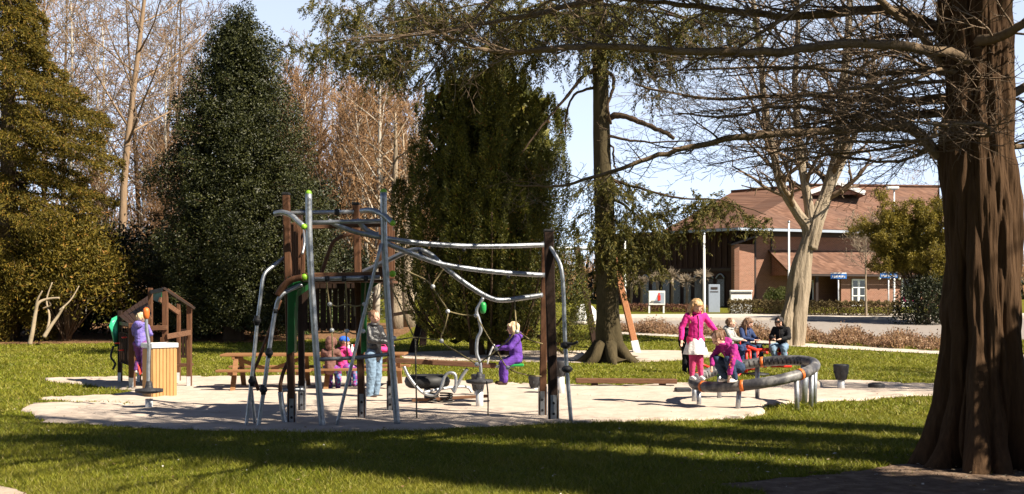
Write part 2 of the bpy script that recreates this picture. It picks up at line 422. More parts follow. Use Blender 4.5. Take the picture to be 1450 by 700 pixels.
def spawn(out,pts,dirs,rr,L,lvl,maxl,P,start=None,kids=None):
    n=len(pts)-1; k=kids or P['kids'][lvl]; az=random.random()*6.28
    for j in range(k):
        s0=P['start'][lvl] if start is None else start
        t=s0+(1-s0)*(j+random.random())/k; q=min(n-1e-4,t*n); i=int(q); f=q-i
        b=pts[i].lerp(pts[i+1],f); dd=dirs[min(i+1,n)]
        az+=2.4+random.uniform(-.4,.4)
        o=dd.orthogonal().normalized(); o=Matrix.Rotation(az,3,dd)@o
        o.z*=P.get('flat',1); 
        if o.length<.2: o=dd.orthogonal()
        o.normalize()
        an=R(random.uniform(*P['ang'][lvl])); d2=dd*math.cos(an)+o*math.sin(an)
        grow(out,b,d2,L*P['lr'][lvl]*(1-P.get('taper',.5)*t)*random.uniform(.7,1.2),min(rr[i]*.8,rr[i]*P['rr'][lvl]),lvl+1,maxl,P)
def tubes(lines,name,m,parent):
    mb=MB()
    for pts,rr in lines:
        R0=rr[0]; mb.tube(pts,rr,10 if R0>.12 else 7 if R0>.05 else 5 if R0>.02 else 3,cap=R0>.03)
    return mb.build(name,m,parent)
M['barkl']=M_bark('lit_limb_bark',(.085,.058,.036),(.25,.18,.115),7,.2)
M['twigf']=M_noise('tan_twig',[(.3,(.09,.06,.04)),(.7,(.22,.155,.10))],.8,.85)
M['barkp']=M_bark('pale_bark',(.13,.095,.06),(.46,.37,.27),5,.14,1,.08)
M['barkt']=M_bark('tan_bark',(.17,.11,.065),(.34,.235,.15),5,.2)
M['barkt2']=M_bark('pale_stem_bark',(.22,.16,.10),(.45,.36,.25),4,.8,.3)
M['barkb']=M_bark('brown_bark',(.06,.04,.025),(.17,.12,.08),6,.2)
M['barkdk']=M_bark('dark_bark',(.03,.02,.013),(.10,.065,.04),6,.2)
M['barkr']=M_bark('fibrous_bark',(.015,.008,.005),(.115,.064,.032),9,.09,.7,.03)
M['barkm']=M_bark('mossy_bark',(.022,.020,.008),(.095,.072,.038),4,.3,.9,.04)
M['barks']=M_bark('birch_bark',(.30,.26,.21),(.52,.46,.38),4,1.2,.3)
M['twigr']=M_noise('reddish_twig',[(.3,(.17,.090,.042)),(.7,(.34,.20,.097))],.8,.85)
M['twigb']=M_noise('brown_twig',[(.3,(.10,.065,.04)),(.7,(.24,.165,.105))],.8,.85)
M['twigg']=M_noise('grey_twig',[(.3,(.15,.105,.07)),(.7,(.28,.20,.135))],.8,.85)
M['holly']=M_leaf('glossy_leaf',[(0,(.014,.018,.005)),(.6,(.032,.036,.008)),(1,(.065,.066,.016))],.48,.05,.30)
M['yew']=M_leaf('yew_needle',[(0,(.030,.036,.006)),(.6,(.09,.094,.012)),(.97,(.17,.155,.025)),(1,(.26,.10,.03))],.55,.15,.3)
M['fir']=M_leaf('golden_conifer_spray',[(0,(.05,.046,.007)),(.5,(.125,.095,.013)),(.93,(.21,.15,.02)),(1,(.33,.15,.035))],.6,.2,.2)
M['spruce']=M_leaf('spruce_needle',[(0,(.04,.042,.010)),(.55,(.10,.095,.02)),(1,(.19,.145,.035))],.6,.2,.2)
M['olive']=M_leaf('olive_leaf',[(0,(.10,.085,.012)),(.6,(.21,.165,.02)),(1,(.32,.24,.035))],.55,.25,.3)
M['laurel']=M_leaf('laurel_leaf',[(0,(.03,.05,.012)),(.6,(.06,.095,.02)),(1,(.12,.15,.035))],.35,.2,.5)
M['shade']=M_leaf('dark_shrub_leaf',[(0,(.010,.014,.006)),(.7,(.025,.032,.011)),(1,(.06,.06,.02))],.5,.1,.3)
M['hedge']=M_leaf('brown_hedge_leaf',[(0,(.07,.05,.02)),(.6,(.15,.11,.045)),(1,(.22,.17,.075))],.7,.15,.2)
M['heath']=M_leaf('russet_leaf',[(0,(.09,.04,.025)),(1,(.2,.10,.06))],.7,.15,.2)
M['box']=M_leaf('box_leaf',[(0,(.05,.065,.012)),(1,(.11,.12,.025))],.5,.15,.3)

# ---- the great fluted trunk in the right foreground
def sub(lines): return lines
def great_tree():
    b=onground(1392,13.8); t=thing('redwood_tree','massive dark fluted trunk of bare tree in the right foreground, spreading low branches','tree',b)
    NA,NZ=300,240; H=12.4; V=[];Fc=[]
    from mathutils import noise as nz
    for i in range(NZ+1):
        z=H*(i/NZ)**1.35
        core=.40-.010*z; fl=.62*math.exp(-z/.55)+.075*math.exp(-z/1.6)
        cx=-.012*z+.02*math.sin(z*.9)
        for k in range(NA):
            a=2*math.pi*k/NA; tw=.22*math.sin(.9*z+.5)+.14*nz.noise((math.cos(a)*1.5,math.sin(a)*1.5,z*1.1))+.02*z
            # buttress lobes with narrow deep creases between them
            l1=abs(math.sin(3.0*(a+tw)+.5))**.55; l2=abs(math.sin(5.5*(a-.6*tw)+1.1+.25*z))**.6
            lob=(l1-.72)*1.0+(l2-.70)*.55
            ca,sa=math.cos(a),math.sin(a)
            wr=nz.noise((ca*2.0,sa*2.0,z*.8))*.8+nz.noise((ca*4,sa*4,z*2.0+3))*.42+nz.noise((ca*8,sa*8,z*3.6+3))*.2
            fib=nz.noise((ca*26,sa*26,z*1.3))*.5+nz.noise((ca*55,sa*55,z*2.6+9))*.35
            r=core*(1+.19*lob+.22*wr)+.05*max(0,nz.noise((ca*3+8,sa*3,z*1.3))-.25)/.4+fl*(.55+.62*lob)+.020*fib
            V.append((b.x+cx+r*ca,b.y+r*sa,b.z-.12+z))
    for i in range(NZ):
        for k in range(NA):
            k2=(k+1)%NA; Fc.append((i*NA+k,i*NA+k2,(i+1)*NA+k2,(i+1)*NA+k))
    npmesh('trunk',V,Fc,M['barkr'],t,True)
    B=[]  # main limbs: (points as px,row,dY) , radius start, end
    def limb(pts,r0,r1,kids,ll=1.5,hid=False):
        P=cr([at(px,rw,13.8+dy) for px,rw,dy in pts],6); n=len(P); P=[p+(rv(.007) if 0<i<n-1 else rv(0)) for i,p in enumerate(P)]
        B.append((P,[r0+(r1-r0)*i/(n-1) for i in range(n)],kids,ll))
    limb([(1385,250,.1),(1340,228,.2),(1300,190,.3),(1268,180,.4),(1180,186,.5),(1060,193,.6),(960,213,.8),(880,238,.9),(800,262,1.0),(730,262,1.1)],.08,.010,26,1.35)
    limb([(1385,95,-.1),(1330,72,-.5),(1200,62,-.8),(1100,74,-1.0),(980,73,-1.2),(850,66,-1.4),(760,72,-1.5),(700,74,-1.5),(640,55,-1.6),(590,20,-1.7),(560,-25,-1.7)],.062,.008,30,1.3)
    limb([(1385,50,.2),(1330,38,.6),(1250,14,.9),(1130,24,1.0),(1040,16,1.1),(940,4,1.2),(840,-4,1.3)],.08,.02,34,1.7)
    limb([(1385,135,.2),(1340,100,.2),(1300,45,.1),(1250,5,0),(1190,-60,-.2)],.065,.03,14,1.5)
    limb([(1385,150,.5),(1330,142,1.2),(1240,142,1.9),(1130,135,2.4),(1000,140,2.9),(900,120,3.4)],.06,.012,26,1.6)
    limb([(1385,170,.4),(1320,160,.9),(1220,165,1.2),(1120,150,1.6),(1030,165,2.0),(960,160,2.4)],.05,.01,22,1.5)
    limb([(1385,20,.2),(1320,-30,.9),(1200,-60,1.6),(1000,-40,2.2),(800,10,2.8),(650,40,3.2),(520,60,3.6)],.09,.012,26,1.8)
    limb([(1385,190,-.3),(1400,190,-.9),(1390,175,-1.5),(1340,178,-1.9),(1290,172,-2.1)],.03,.008,12,.8)
    limb([(1385,120,.3),(1320,100,1.0),(1230,105,1.5),(1110,95,2.0),(960,100,2.6)],.05,.01,22,1.6)
    for q,(rw,dy,pe,re) in enumerate(((80,1.2,1010,110),(112,-.9,1080,150),(150,1.8,960,215),(178,.8,1000,235),(205,1.5,1040,240),(222,2.3,1010,205),(62,2.4,900,90),(130,3.0,930,165),(190,-1.0,1120,215))):
        pm=(1385+pe)/2; limb([(1385,rw,.1),(1330,rw-14,dy*.4),(pm+60,rw-4+6*(q%3),dy*.8),(pm-60,(rw+re)/2,dy*1.1),(pe,re,dy*1.4)],.034,.006,23,1.3)
    limb([(1385,60,-.3),(1440,40,-.7),(1500,-10,-1)],.07,.03,8,1.3)
    limb([(1400,140,.3),(1450,125,.5),(1550,60,.9),(1680,40,1.3)],.07,.02,12,1.4)
    limb([(1400,210,.3),(1470,205,.9),(1560,190,1.5)],.045,.015,10,1.2)
    out=[[],[],[],[],[]]
    P=dict(seg=[6,6,5,4,3],wander=[.05,.11,.11,.12,.12],trop=[0,.015,.03,.035,.03],tip=[.2,.25,.3,.4,.5],kids=[0,8,6,4,0],start=[.1,.12,.15,.2],
           ang=[(40,75),(35,70),(35,65),(30,60)],lr=[.3,.5,.5,.5],rr=[.55,.55,.6,.6],flat=.45,rmin=.0024,taper=.35)
    for Pn,rr,kids,ll in B:
        out[0].append((Pn,rr)); n=len(Pn); az=random.random()*6.28
        for j in range(kids):
            tt=.10+.88*(j+random.random())/kids; q=tt*(n-1); i=min(n-2,int(q)); p=Pn[i].lerp(Pn[i+1],q-i)
            dd=(Pn[i+1]-Pn[i]).normalized(); s=1 if j%2 else -1
            side=dd.cross(Vector((0,0,1))).normalized()*s
            o=(side*.8+Vector((0,0,random.uniform(-.55,.6)))).normalized(); an=R(random.uniform(35,70))
            grow(out,p,dd*math.cos(an)+o*math.sin(an),ll*random.uniform(.5,1.15)*(1-.3*tt),min(.017,rr[i]*.42),2,4,dict(P,kids=[0,0,7,4,0]))
    # long level limbs just above the picture: they rule the lawn with shadow
    for j in range(20):
        z=6.1+.13*j; a=math.pi+random.uniform(-.02,.80); d=Vector((math.cos(a),math.sin(a),.03)); L=7.6*(1-.02*j)*random.uniform(.8,1.1)
        grow(out,Vector((b.x-.02*z,b.y,b.z+z)),d,L,.105,1,4,dict(P,kids=[0,15,5,2,0],wander=[0,.06,.08,.1,.1],trop=[0,0,.01,.02,.02],ang=[(0,0),(18,42),(25,50),(30,60)],lr=[.3,.42,.5,.5],rr=[.5,.42,.5,.6],flat=.3,tip=[.2,.3,.3,.4,.5],start=[0,.08,.12,.15]))
    # upper crown above the frame
    for j in range(16):
        z=6.6+5.0*j/16; a=j*2.4
        d=Vector((math.cos(a),math.sin(a),.12)); L=5.2*(1-.045*j/1.3)*random.uniform(.8,1.1)
        grow(out,Vector((b.x-.02*z,b.y,b.z+z)),d,L*.8,.06,1,4,dict(P,kids=[0,6,4,2,0],flat=.5))
    tubes(out[0]+out[1],'limb',M['barkl'],t)
    tubes(out[2]+out[3]+out[4],'twigs',M['twigf'],t)
great_tree()

# ---- pale bare tree beside the road, forking three ways
def pale_tree():
    Y=gy(489); b=onground(1124,Y); t=thing('bare_tree','pale leafless tree forking into three limbs on the grass beside the road','tree',b)
    out=[[],[],[],[],[],[]]
    def L(pts,r0,r1):
        P=cr([at(px,rw,Y+dy) for px,rw,dy in pts],7); n=len(P); rr=[r0+(r1-r0)*(i/(n-1))**.8 for i in range(n)]; return P,rr
    P0=cr([at(1123,492,Y),at(1125,470,Y),at(1128,430,Y),at(1135,380,Y),at(1148,325,Y),at(1157,285,Y)],10); n=len(P0)
    out[0].append((P0,[.385+.12*math.exp(-i/3)-.36*max(0,i/n-.5)/.5 for i in range(n)]))
    out[0].append(L([(1112,491,-.25),(1113,460,-.3),(1118,435,-.2),(1128,405,-.1)],.26,.15))
    lim=[L([(1146,352,0),(1143,322,0),(1128,300,-.1),(1106,262,-.2),(1094,210,-.3),(1082,140,-.5),(1075,60,-.7),(1060,-40,-.9)],.22,.06),
         L([(1146,345,0),(1148,310,0),(1140,262,.1),(1131,200,.3),(1126,120,.5),(1130,40,.6),(1125,-60,.7)],.2,.06),
         L([(1146,352,0),(1157,312,0),(1172,270,.2),(1186,215,.1),(1192,140,.1),(1200,60,0),(1206,-60,0)],.3,.08),
         L([(1168,280,.2),(1200,215,.5),(1225,150,.9),(1238,80,1.2),(1245,-20,1.4)],.13,.04)]
    P=dict(seg=[6,6,5,4,3,3],wander=[.05,.1,.15,.18,.2,.2],trop=[.02,.03,.05,.05,.04,0],tip=[.3,.25,.3,.4,.5,.5],kids=[0,9,6,4,0],start=[.1,.15,.15,.2,.2],
           ang=[(35,70),(30,65),(30,65),(30,60)],lr=[.4,.5,.5,.5],rr=[.5,.55,.6,.6],rmin=.010,taper=.4)
    for P1,rr in lim:
        out[0].append((P1,rr)); dirs=[(P1[min(i+1,len(P1)-1)]-P1[max(i-1,0)]).normalized() for i in range(len(P1))]
        spawn(out,P1,dirs,rr,6.2,1,4,dict(P,lr=[.4,.55,.5,.5]),start=.28,kids=17)
    mb=MB()
    for P1,rr in out[0]: mb.tube(P1,rr,36,ridge=.30,fr=3.6,fz=.7)
    mb.build('trunk',M['barkp'],t); tubes(out[2]+out[3]+out[4],'crown',M['twigb'],t)
pale_tree()

# ---- spruce with hanging sprays
def sprays(C,D,Lr,n,r,sp=.16,droop=.5):
    """needles along short twigs: returns centres and directions"""
    return C,D
def spruce():
    Y=33.8; b=onground(862,Y); t=thing('spruce_tree','tall dark mossy-trunked spruce with thin hanging sprays, right of the big yew','tree',b)
    r=np.random.default_rng(11); mb=MB()
    pts=cr([at(866,512,Y),at(864,500,Y),at(862,470,Y),at(859,400,Y),at(856,300,Y),at(851,150,Y),at(846,0,Y),at(842,-150,Y),at(840,-330,Y)],4)
    n=len(pts); mb.tube(pts,[.72,.60,.50,.42,.40]+[.38*(1-.75*max(0,i-5)/(n-6)) for i in range(5,n)],22,ridge=.22,fr=2.5,fz=1.0)
    for k in range(7):
        a=k*.9+.3; mb.tube([b+Vector((math.cos(a)*.25,math.sin(a)*.25,.5)),b+Vector((math.cos(a)*.6,math.sin(a)*.6,.1)),b+Vector((math.cos(a)*1.0,math.sin(a)*1.0,-.1))],[.2,.15,.06],7)
    mb.build('trunk',M['barkm'],t)
    br=MB(); C=[];D=[]
    def limb(pts,r0,r1): 
        P=cr([at(px,rw,Y+dy)+rv(.03) for px,rw,dy in pts],6); m=len(P); P=[p+(rv(.010) if 0<i<m-1 else rv(0)) for i,p in enumerate(P)]; br.tube(P,[(r0+(r1-r0)*(i/(m-1))**.7)*random.uniform(.88,1.12) for i in range(m)],7); return P
    # dead bare limbs
    limb([(856,170,-.1),(875,165,-.3),(905,170,-.5),(940,185,-.6),(956,198,-.6)],.11,.05)
    limb([(852,96,0),(830,108,-.3),(800,140,-.5),(775,170,-.6),(740,215,-.8)],.08,.02)
    limb([(852,98,0),(868,105,-.3),(872,125,-.4),(864,150,-.4),(866,175,-.3)],.06,.04)
    limb([(854,190,0),(880,198,-.4),(920,205,-.6),(980,200,-.8)],.05,.02)
    limb([(852,120,0),(815,135,.2),(803,165,.2),(800,190,.2)],.05,.02)
    limb([(854,200,0),(868,210,-.2),(872,235,-.2),(880,240,-.2)],.04,.02)
    def spray(px,rw,dy,size,num,drp=.5):
        c=np.array(at(px,rw,Y+dy)); k=max(6,int(num/8))
        for _ in range(k):
            o=r.normal(size=3)*np.array([size*.8,size*.8,size*.34])
            L=.35+.5*r.random(); d=unit((r.normal(size=(1,3))*np.array([.8,.8,.25])+np.array([0,0,-drp])))[0]
            tt=r.random(64)[:,None]; pp=c+o+d*L*tt+np.array([0,0,-.45])*tt**2*L+r.normal(size=(64,3))*.024
            C.append(pp); D.append(d+np.array([0,0,-.3])+r.normal(size=(64,3))*.5)
    band=[(440,66,-.6,.45,300),(475,64,-.5,.4,260),(505,25,-.3,.5,420),(535,70,-.2,.55,620),(560,95,-.2,.45,430),(585,55,0,.6,600),(520,90,-.4,.35,200),(600,10,.3,.7,700),(640,30,-.3,.7,800),(640,80,.2,.5,360),(690,15,.1,.75,900),(735,45,-.3,.6,700),(780,10,0,.8,1000),(760,80,.3,.4,300),(820,30,-.4,.7,1000),(850,70,-.5,.5,500),(880,20,-.2,.8,1000),(905,70,.2,.5,500),(930,95,-.2,.4,300),(945,40,-.3,.6,700),(985,60,0,.5,450),(1000,20,.3,.6,600),(1045,45,.3,.5,350),(700,60,-.6,.5,400),(560,20,.5,.6,400),(470,5,.2,.5,200),(920,130,.3,.3,110),(610,110,-.3,.3,120),
      (850,255,-.5,.5,520),(880,265,-.4,.5,520),(842,300,-.3,.3,220),(905,300,-.5,.5,620),(875,320,-.5,.55,680),(925,335,-.4,.45,420),(848,345,-.5,.4,350),(895,355,-.6,.5,480),(930,300,-.3,.4,240),(870,375,-.5,.4,260),(920,375,-.4,.35,160),(940,275,-.6,.25,110),
      (975,290,-.8,.28,240),(1000,282,-.8,.33,360),(1022,290,-.8,.3,300),(985,315,-.8,.25,160),(1042,305,-.8,.18,100),(1062,305,-.8,.14,60),(1085,308,-.8,.12,40)]
    for x in band: spray(x[0],x[1],x[2],x[3]*(.85 if x[1]>200 else 1),x[4]*(.55 if x[1]>200 else .9))
    for j in range(8):  # carrying limbs through the band
        px=[470,540,600,690,930,1000,770,1040][j]; rw=[62,50,20,30,60,35,60,50][j]
        limb([(851,rw-45,0),((851+px)/2,rw-25,-.2),(px,rw,-.3)],.07,.015)
    limb([(854,250,0),(900,262,-.4),(960,280,-.7),(1020,285,-.8),(1085,306,-.8)],.06,.012)
    for px,rw in ((900,300),(925,335),(835,300),(890,350)): limb([(855,rw-55,0),((855+px)/2,rw-40,-.3),(px,rw-5,-.4)],.05,.012)
    # crown above the picture
    for j in range(26):
        z=11.6+.27*j; a=j*2.4; q=Vector((b.x-.35,b.y,b.z+z)); L=3.2*(1-j/32)
        br.tube([q,q+Vector((math.cos(a)*L,math.sin(a)*L,-.3*L*.5))],[.05,.012],4)
        for s in np.linspace(.3,1,5):
            c=np.array(q)+np.array([math.cos(a)*L*s,math.sin(a)*L*s,-.15*L*s])
            tt=r.random(40)[:,None]; o=r.normal(size=(40,3))*np.array([.45,.45,.2])
            C.append(c+o); D.append(r.normal(size=(40,3))*.6+np.array([math.cos(a),math.sin(a),-.5]))
    br.build('limb',M['barkdk'],t)
    C=np.concatenate(C);D=np.concatenate(D)
    leafmesh('crown',C,D,.10,.028,M['spruce'],t,r)
spruce()

# ---- Irish yew: many upright fingers
def yew():
    Y=37.0; b=onground(700,Y-.6); t=thing('yew_tree','broad dark columnar yew with many upright fingers behind the climbing frame','tree',b)
    s=F/Y; r=np.random.default_rng(3); C=[];D=[];NR=[]; mb=MB()
    def prof(px): # outline: top row by px
        xs=[552,562,572,590,606,630,655,690,720,750,775,795,812,832]; rs=[360,275,215,165,118,92,80,72,80,96,130,170,215,340]
        return np.interp(px,xs,rs)
    k=0
    for ring,(cnt,rad) in enumerate(((18,1.0),(14,.74),(8,.44),(3,.15))):
        for j in range(cnt):
            a=2*math.pi*(j+.5*random.random())/cnt+ring*.3
            px=697+math.cos(a)*rad*133*random.uniform(.92,1.04); dy=math.sin(a)*rad*2.3
            top=prof(px)+(random.uniform(-14,95) if rad==1.0 else random.uniform(-10,40))
            if rad==1.0 and random.random()<.25: top+=random.uniform(30,100)
            bpx=694+(px-694)*.58; bdy=dy*.55
            p0=at(bpx,478,Y+bdy); p1=at(px*.75+bpx*.25,(478+top)/2+50,Y+dy*.9); p2=at(px,top,Y+dy)
            P=cr([p0,p1,p1.lerp(p2,.55),p2],6); n=len(P); rad0=random.uniform(.36,.50)
            mb.tube(P[:8],[.03*(1-i/n)+.01 for i in range(8)],4)
            N=int(6800*(p2-p0).length/7.5)
            K=int(26*(p2-p0).length/2); tk=r.random(K)**.9; ak=r.random(K)*6.283; ci=r.integers(0,K,N); g1=r.normal(size=(N,2)); tt=np.clip(tk[ci]+g1[:,0]*.16/(p2-p0).length,0,1); q=tt*(n-1); i=np.minimum(n-2,q.astype(int)); f=(q-i)[:,None]; PA=np.array([tuple(p) for p in P])
            c=PA[i]*(1-f)+PA[i+1]*f
            rr=rad0*np.minimum(1,(1.02-tt)*3.2)**.6*np.minimum(1,.45+tt*2.2)*(.72+.33*np.sqrt(r.random(N)))*(1+.10*np.sin(tt*19+j)+.08*np.sin(tt*47+2*j))
            an=ak[ci]+g1[:,1]*.30; rr=rr*(1.10-.16*np.minimum(2,np.hypot(g1[:,0],g1[:,1]))); o=np.stack([np.cos(an)*rr,np.sin(an)*rr,r.normal(0,.05,N)],1)
            C.append(c+o); D.append(np.stack([np.cos(an)*.8,np.sin(an)*.8,np.full(N,.65)],1)+r.normal(size=(N,3))*.32); NR.append(np.stack([np.cos(an),np.sin(an),g1[:,0]*.5],1))
    # dense dark interior sprays so that the mass is closed
    N=5200; a=r.random(N)*6.283; q=np.sqrt(r.random(N))*.70; tz=r.random(N)
    px=694+np.cos(a)*q*118*(.58+.42*np.minimum(1,tz*1.4)); top=prof(px)+40; rw=485+(top-485)*tz
    yy=Y+np.sin(a)*q*2.0
    C.append(np.stack([(px-CX)/F*yy,yy,CH-(rw-HR)/F*yy],1)); D.append(r.normal(size=(N,3))*.5+np.array([0,0,.7])); NR.append(r.normal(size=(N,3)))
    NN=sum(len(c) for c in C); L=np.full(NN,.09); L[-N:]=.42; W=np.full(NN,.028); W[-N:]=.22
    g=at(694,478,Y)
    for dx in (-.5,0,.45): mb.tube([b+Vector((dx,.3,-.1)),b+Vector((dx*1.2,.3,.7))],[.25,.2],8)
    mb.build('trunk',M['barkdk'],t)
    leafmesh('crown',np.concatenate(C),np.concatenate(D),L,W,M['yew'],t,r,np.concatenate(NR))
yew()

# ---- holly
def holly():
    Y=44.0; b=onground(331,Y); t=thing('holly_tree','tall cone-shaped dark holly with glossy leaves, left of the climbing frame','tree',b)
    r=np.random.default_rng(4); C=[];D=[];NR=[];sc=Y/F
    mb=MB(); P=cr([b-Vector((0,0,.1)),b+Vector((0,0,2)),at(334,200,Y),at(336,20,Y)],5); mb.tube(P,[.42-.38*i/(len(P)-1) for i in range(len(P))],12)
    rows=[6,40,80,130,180,240,300,360,410,440,462]; left=[330,306,290,274,250,232,226,222,218,230,262]; right=[346,366,384,398,412,430,446,462,464,455,430]
    for j in range(245):
        u=((j+.5)/210) if j<210 else (j-209.5)/35; rw=6+ (462-6)*u**.72; l=np.interp(rw,rows,left); q=np.interp(rw,rows,right); cx=(l+q)/2; hw=(q-l)/2
        a=j*2.399; rad=random.uniform(.62,1.03)
        rad=rad if j<210 else random.uniform(1.05,1.2); px=cx+math.cos(a)*hw*rad; yy=Y+math.sin(a)*hw*sc*rad*.95; c=at(px,rw,yy); cs=random.uniform(.38,.80)*min(1,.35+hw/70)*(1 if j<210 else .55)
        N=int(420*(cs/.5)**2)+60; o=unit(r.normal(size=(N,3)))*(.45+.62*r.random((N,1))**.6)*cs*np.array([1,1,.8])
        C.append(np.array(c)+o); D.append(o/cs*.8+r.normal(size=(N,3))*.6+np.array([0,0,-.25])); NR.append(o+np.array([0,0,.2]))
        mb.tube([Vector(((cx-CX)/F*Y,Y,c.z-.2)),c],[.035,.015],3,cap=False)
    N=5000; u=r.random(N); rw=30+425*u**.75; l=np.interp(rw,rows,left); q=np.interp(rw,rows,right); a=r.random(N)*6.283; rad=np.sqrt(r.random(N))*.66
    px=(l+q)/2+np.cos(a)*(q-l)/2*rad; yy=Y+np.sin(a)*(q-l)/2*sc*rad
    C.append(np.stack([(px-CX)/F*yy,yy,CH-(rw-HR)/F*yy],1)); D.append(r.normal(size=(N,3))); NR.append(r.normal(size=(N,3)))
    NN=sum(len(c) for c in C); L=np.full(NN,.088); L[-N:]=.42; W=np.full(NN,.05); W[-N:]=.28
    mb.build('trunk',M['barkdk'],t); leafmesh('crown',np.concatenate(C),np.concatenate(D),L,W,M['holly'],t,r,np.concatenate(NR),.7)
holly()

# ---- drooping golden conifer on the left edge
def fir(px,Y,rows,left,right,name,label,leafm,seed,N1=150,per=330,skirt=.5,dep=.9,group=None):
    r=np.random.default_rng(seed); random.seed(seed); b=onground(px,Y); t=thing(name,label,'tree',b,group); sc=Y/F; C=[];D=[];mb=MB()
    topz=at(px,rows[0],Y).z; mb.tube([b-Vector((0,0,.1)),b+Vector((0,0,(topz-b.z)*.5)),Vector((b.x,Y,topz))],[.4,.25,.03],10)
    for j in range(N1):
        u=(j+.5)/N1; rw=rows[0]+(rows[-1]-rows[0])*u**.85; l=np.interp(rw,rows,left); q=np.interp(rw,rows,right)
        a=j*2.399+random.uniform(-.2,.2); hw=(q-px) if math.cos(a)>0 else (px-l); rad=random.choice((random.uniform(.55,.9),random.uniform(.85,1.12)))
        e=at(px+math.cos(a)*hw*rad,rw,Y); e.y=Y+math.sin(a)*max(q-px,px-l)*sc*rad*dep
        st=Vector((b.x,Y,e.z+.35*(e.xy-b.xy).length*.5)); mid=st.lerp(e,.55)+Vector((0,0,.25))
        P=cr([st,mid,e],5); n=len(P); mb.tube(P,[.045-.035*i/(n-1) for i in range(n)],4)
        PA=np.array([tuple(p) for p in P]); N=int(per*(.4+.6*min(1,(e-st).length/3)))
        tt=.25+.75*r.random(N)**.7; qq=tt*(n-1); i=np.minimum(n-2,qq.astype(int)); f=(qq-i)[:,None]; c=PA[i]*(1-f)+PA[i+1]*f
        L=(e-st).length; spread=.10*L*(1-.45*tt)+.09
        lat=np.array([-math.sin(a),math.cos(a),0])
        o=lat*(r.normal(0,1,N)*spread)[:,None]; hang=-(r.random(N)**2.0)*skirt*(.3+.7*tt)*(.55+.45*np.sin(tt*23+j))
        c=c+o; c[:,2]+=hang+r.normal(0,.05,N)
        C.append(c); D.append(np.array([math.cos(a)*.6,math.sin(a)*.6,-.35])+r.normal(size=(N,3))*.5)
    mb.build('trunk',M['barkb'],t); leafmesh('crown',np.concatenate(C),np.concatenate(D),.13,.036,leafm,t,r)
    return t
fir(12,44,[-170,-60,20,60,100,125,150,200,260,320,380,430,472],[-60,-90,-120,-140,-160,-165,-170,-190,-200,-200,-200,-180,-120],[35,48,58,60,88,115,150,172,172,165,150,110,80],'cypress_tree','huge golden-green conifer with drooping sprays at the left edge',M['fir'],21,N1=210,per=1650,skirt=.8,dep=.45)
def shrub(name,label,px,Y,w,h,d,leafm,N,L,W,seed,cat='shrub',group=None,z0=0,lift=.0,stems=3,clump=.28,hole=None):
    r=np.random.default_rng(seed); random.seed(seed); b=onground(px,Y)+Vector((0,0,z0)); t=thing(name,label,cat,b,group); C=[];D=[];mb=MB()
    nc=max(12,int(w*h*6)); per=max(10,N//nc)
    for j in range(nc):
        a=j*2.399; u=(j+.5)/nc; zz=lift+(1-lift)*(1-u**1.3)*.92+.03; wid=math.sqrt(max(.05,1-(max(0,zz-.35)/.68)**2)); rad=random.uniform(.55,.95)*wid
        c=np.array(b)+np.array([math.cos(a)*w/2*rad,math.sin(a)*d/2*rad,zz*h]); cs=clump*min(w,h)*random.uniform(.6,1.1)
        o=unit(r.normal(size=(per,3)))*(r.random((per,1))**.4)*cs; C.append(c+o); D.append(o/cs*.7+r.normal(size=(per,3))*.6+np.array([0,0,.1]))
        if j%3==0: mb.tube([b+Vector((random.uniform(-.1,.1),random.uniform(-.1,.1),-.05)),Vector(c)*.5+b*.5+Vector((0,0,.05*h)),Vector(c)],[.03,.02,.008],4)
    mb.build('stems',M['barkb'],t); C=np.concatenate(C); D=np.concatenate(D); k=C[:,2]>zt_np(C[:,1])+.03
    leafmesh('foliage',C[k],D[k],L,W,leafm,t,r); return t
# golden low shrub with pale twisted stems
t=shrub('juniper_shrub','golden shrub with two twisted pale stems beside the left playhouse',95,43.5,4.9,3.7,3.0,M['fir'],15000,.18,.06,31,lift=.42)
Y=41.2
for pts,rr in (([(42,488,0),(46,470,0),(50,445,.1),(54,430,.1),(66,424,.2),(84,422,.2)],(.085,.035)),([(50,440,.1),(53,425,0),(60,412,0)],(.05,.02)),([(62,478,0),(72,462,.1),(82,448,.2),(90,435,.2)],(.075,.035)),([(66,424,.2),(72,432,.3),(60,437,.3)],(.03,.02)),([(64,478,.1),(70,450,.3),(66,425,.5),(74,400,.6)],(.05,.02)),([(84,440,.2),(100,425,.4),(112,405,.6)],(.035,.015))):
    P=cr([at(a,b,Y+d) for a,b,d in pts],5); n=len(P); MB().tube(P,[rr[0]+(rr[1]-rr[0])*i/(n-1) for i in range(n)],8).build('stem',M['barkt2'],t)
G1='dark evergreen shrubs under the trees behind the lawn'
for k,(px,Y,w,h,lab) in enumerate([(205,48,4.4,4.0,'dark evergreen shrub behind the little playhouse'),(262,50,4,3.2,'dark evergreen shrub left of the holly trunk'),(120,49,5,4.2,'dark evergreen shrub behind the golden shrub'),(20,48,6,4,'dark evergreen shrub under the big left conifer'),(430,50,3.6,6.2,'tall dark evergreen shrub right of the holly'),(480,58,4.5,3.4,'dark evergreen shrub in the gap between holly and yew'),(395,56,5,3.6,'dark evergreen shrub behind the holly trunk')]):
    shrub('evergreen_shrub',lab,px,Y,w,h,w*.7,M['shade'],7000 if k!=4 else 10000,.17,.08,40+k,group=G1)
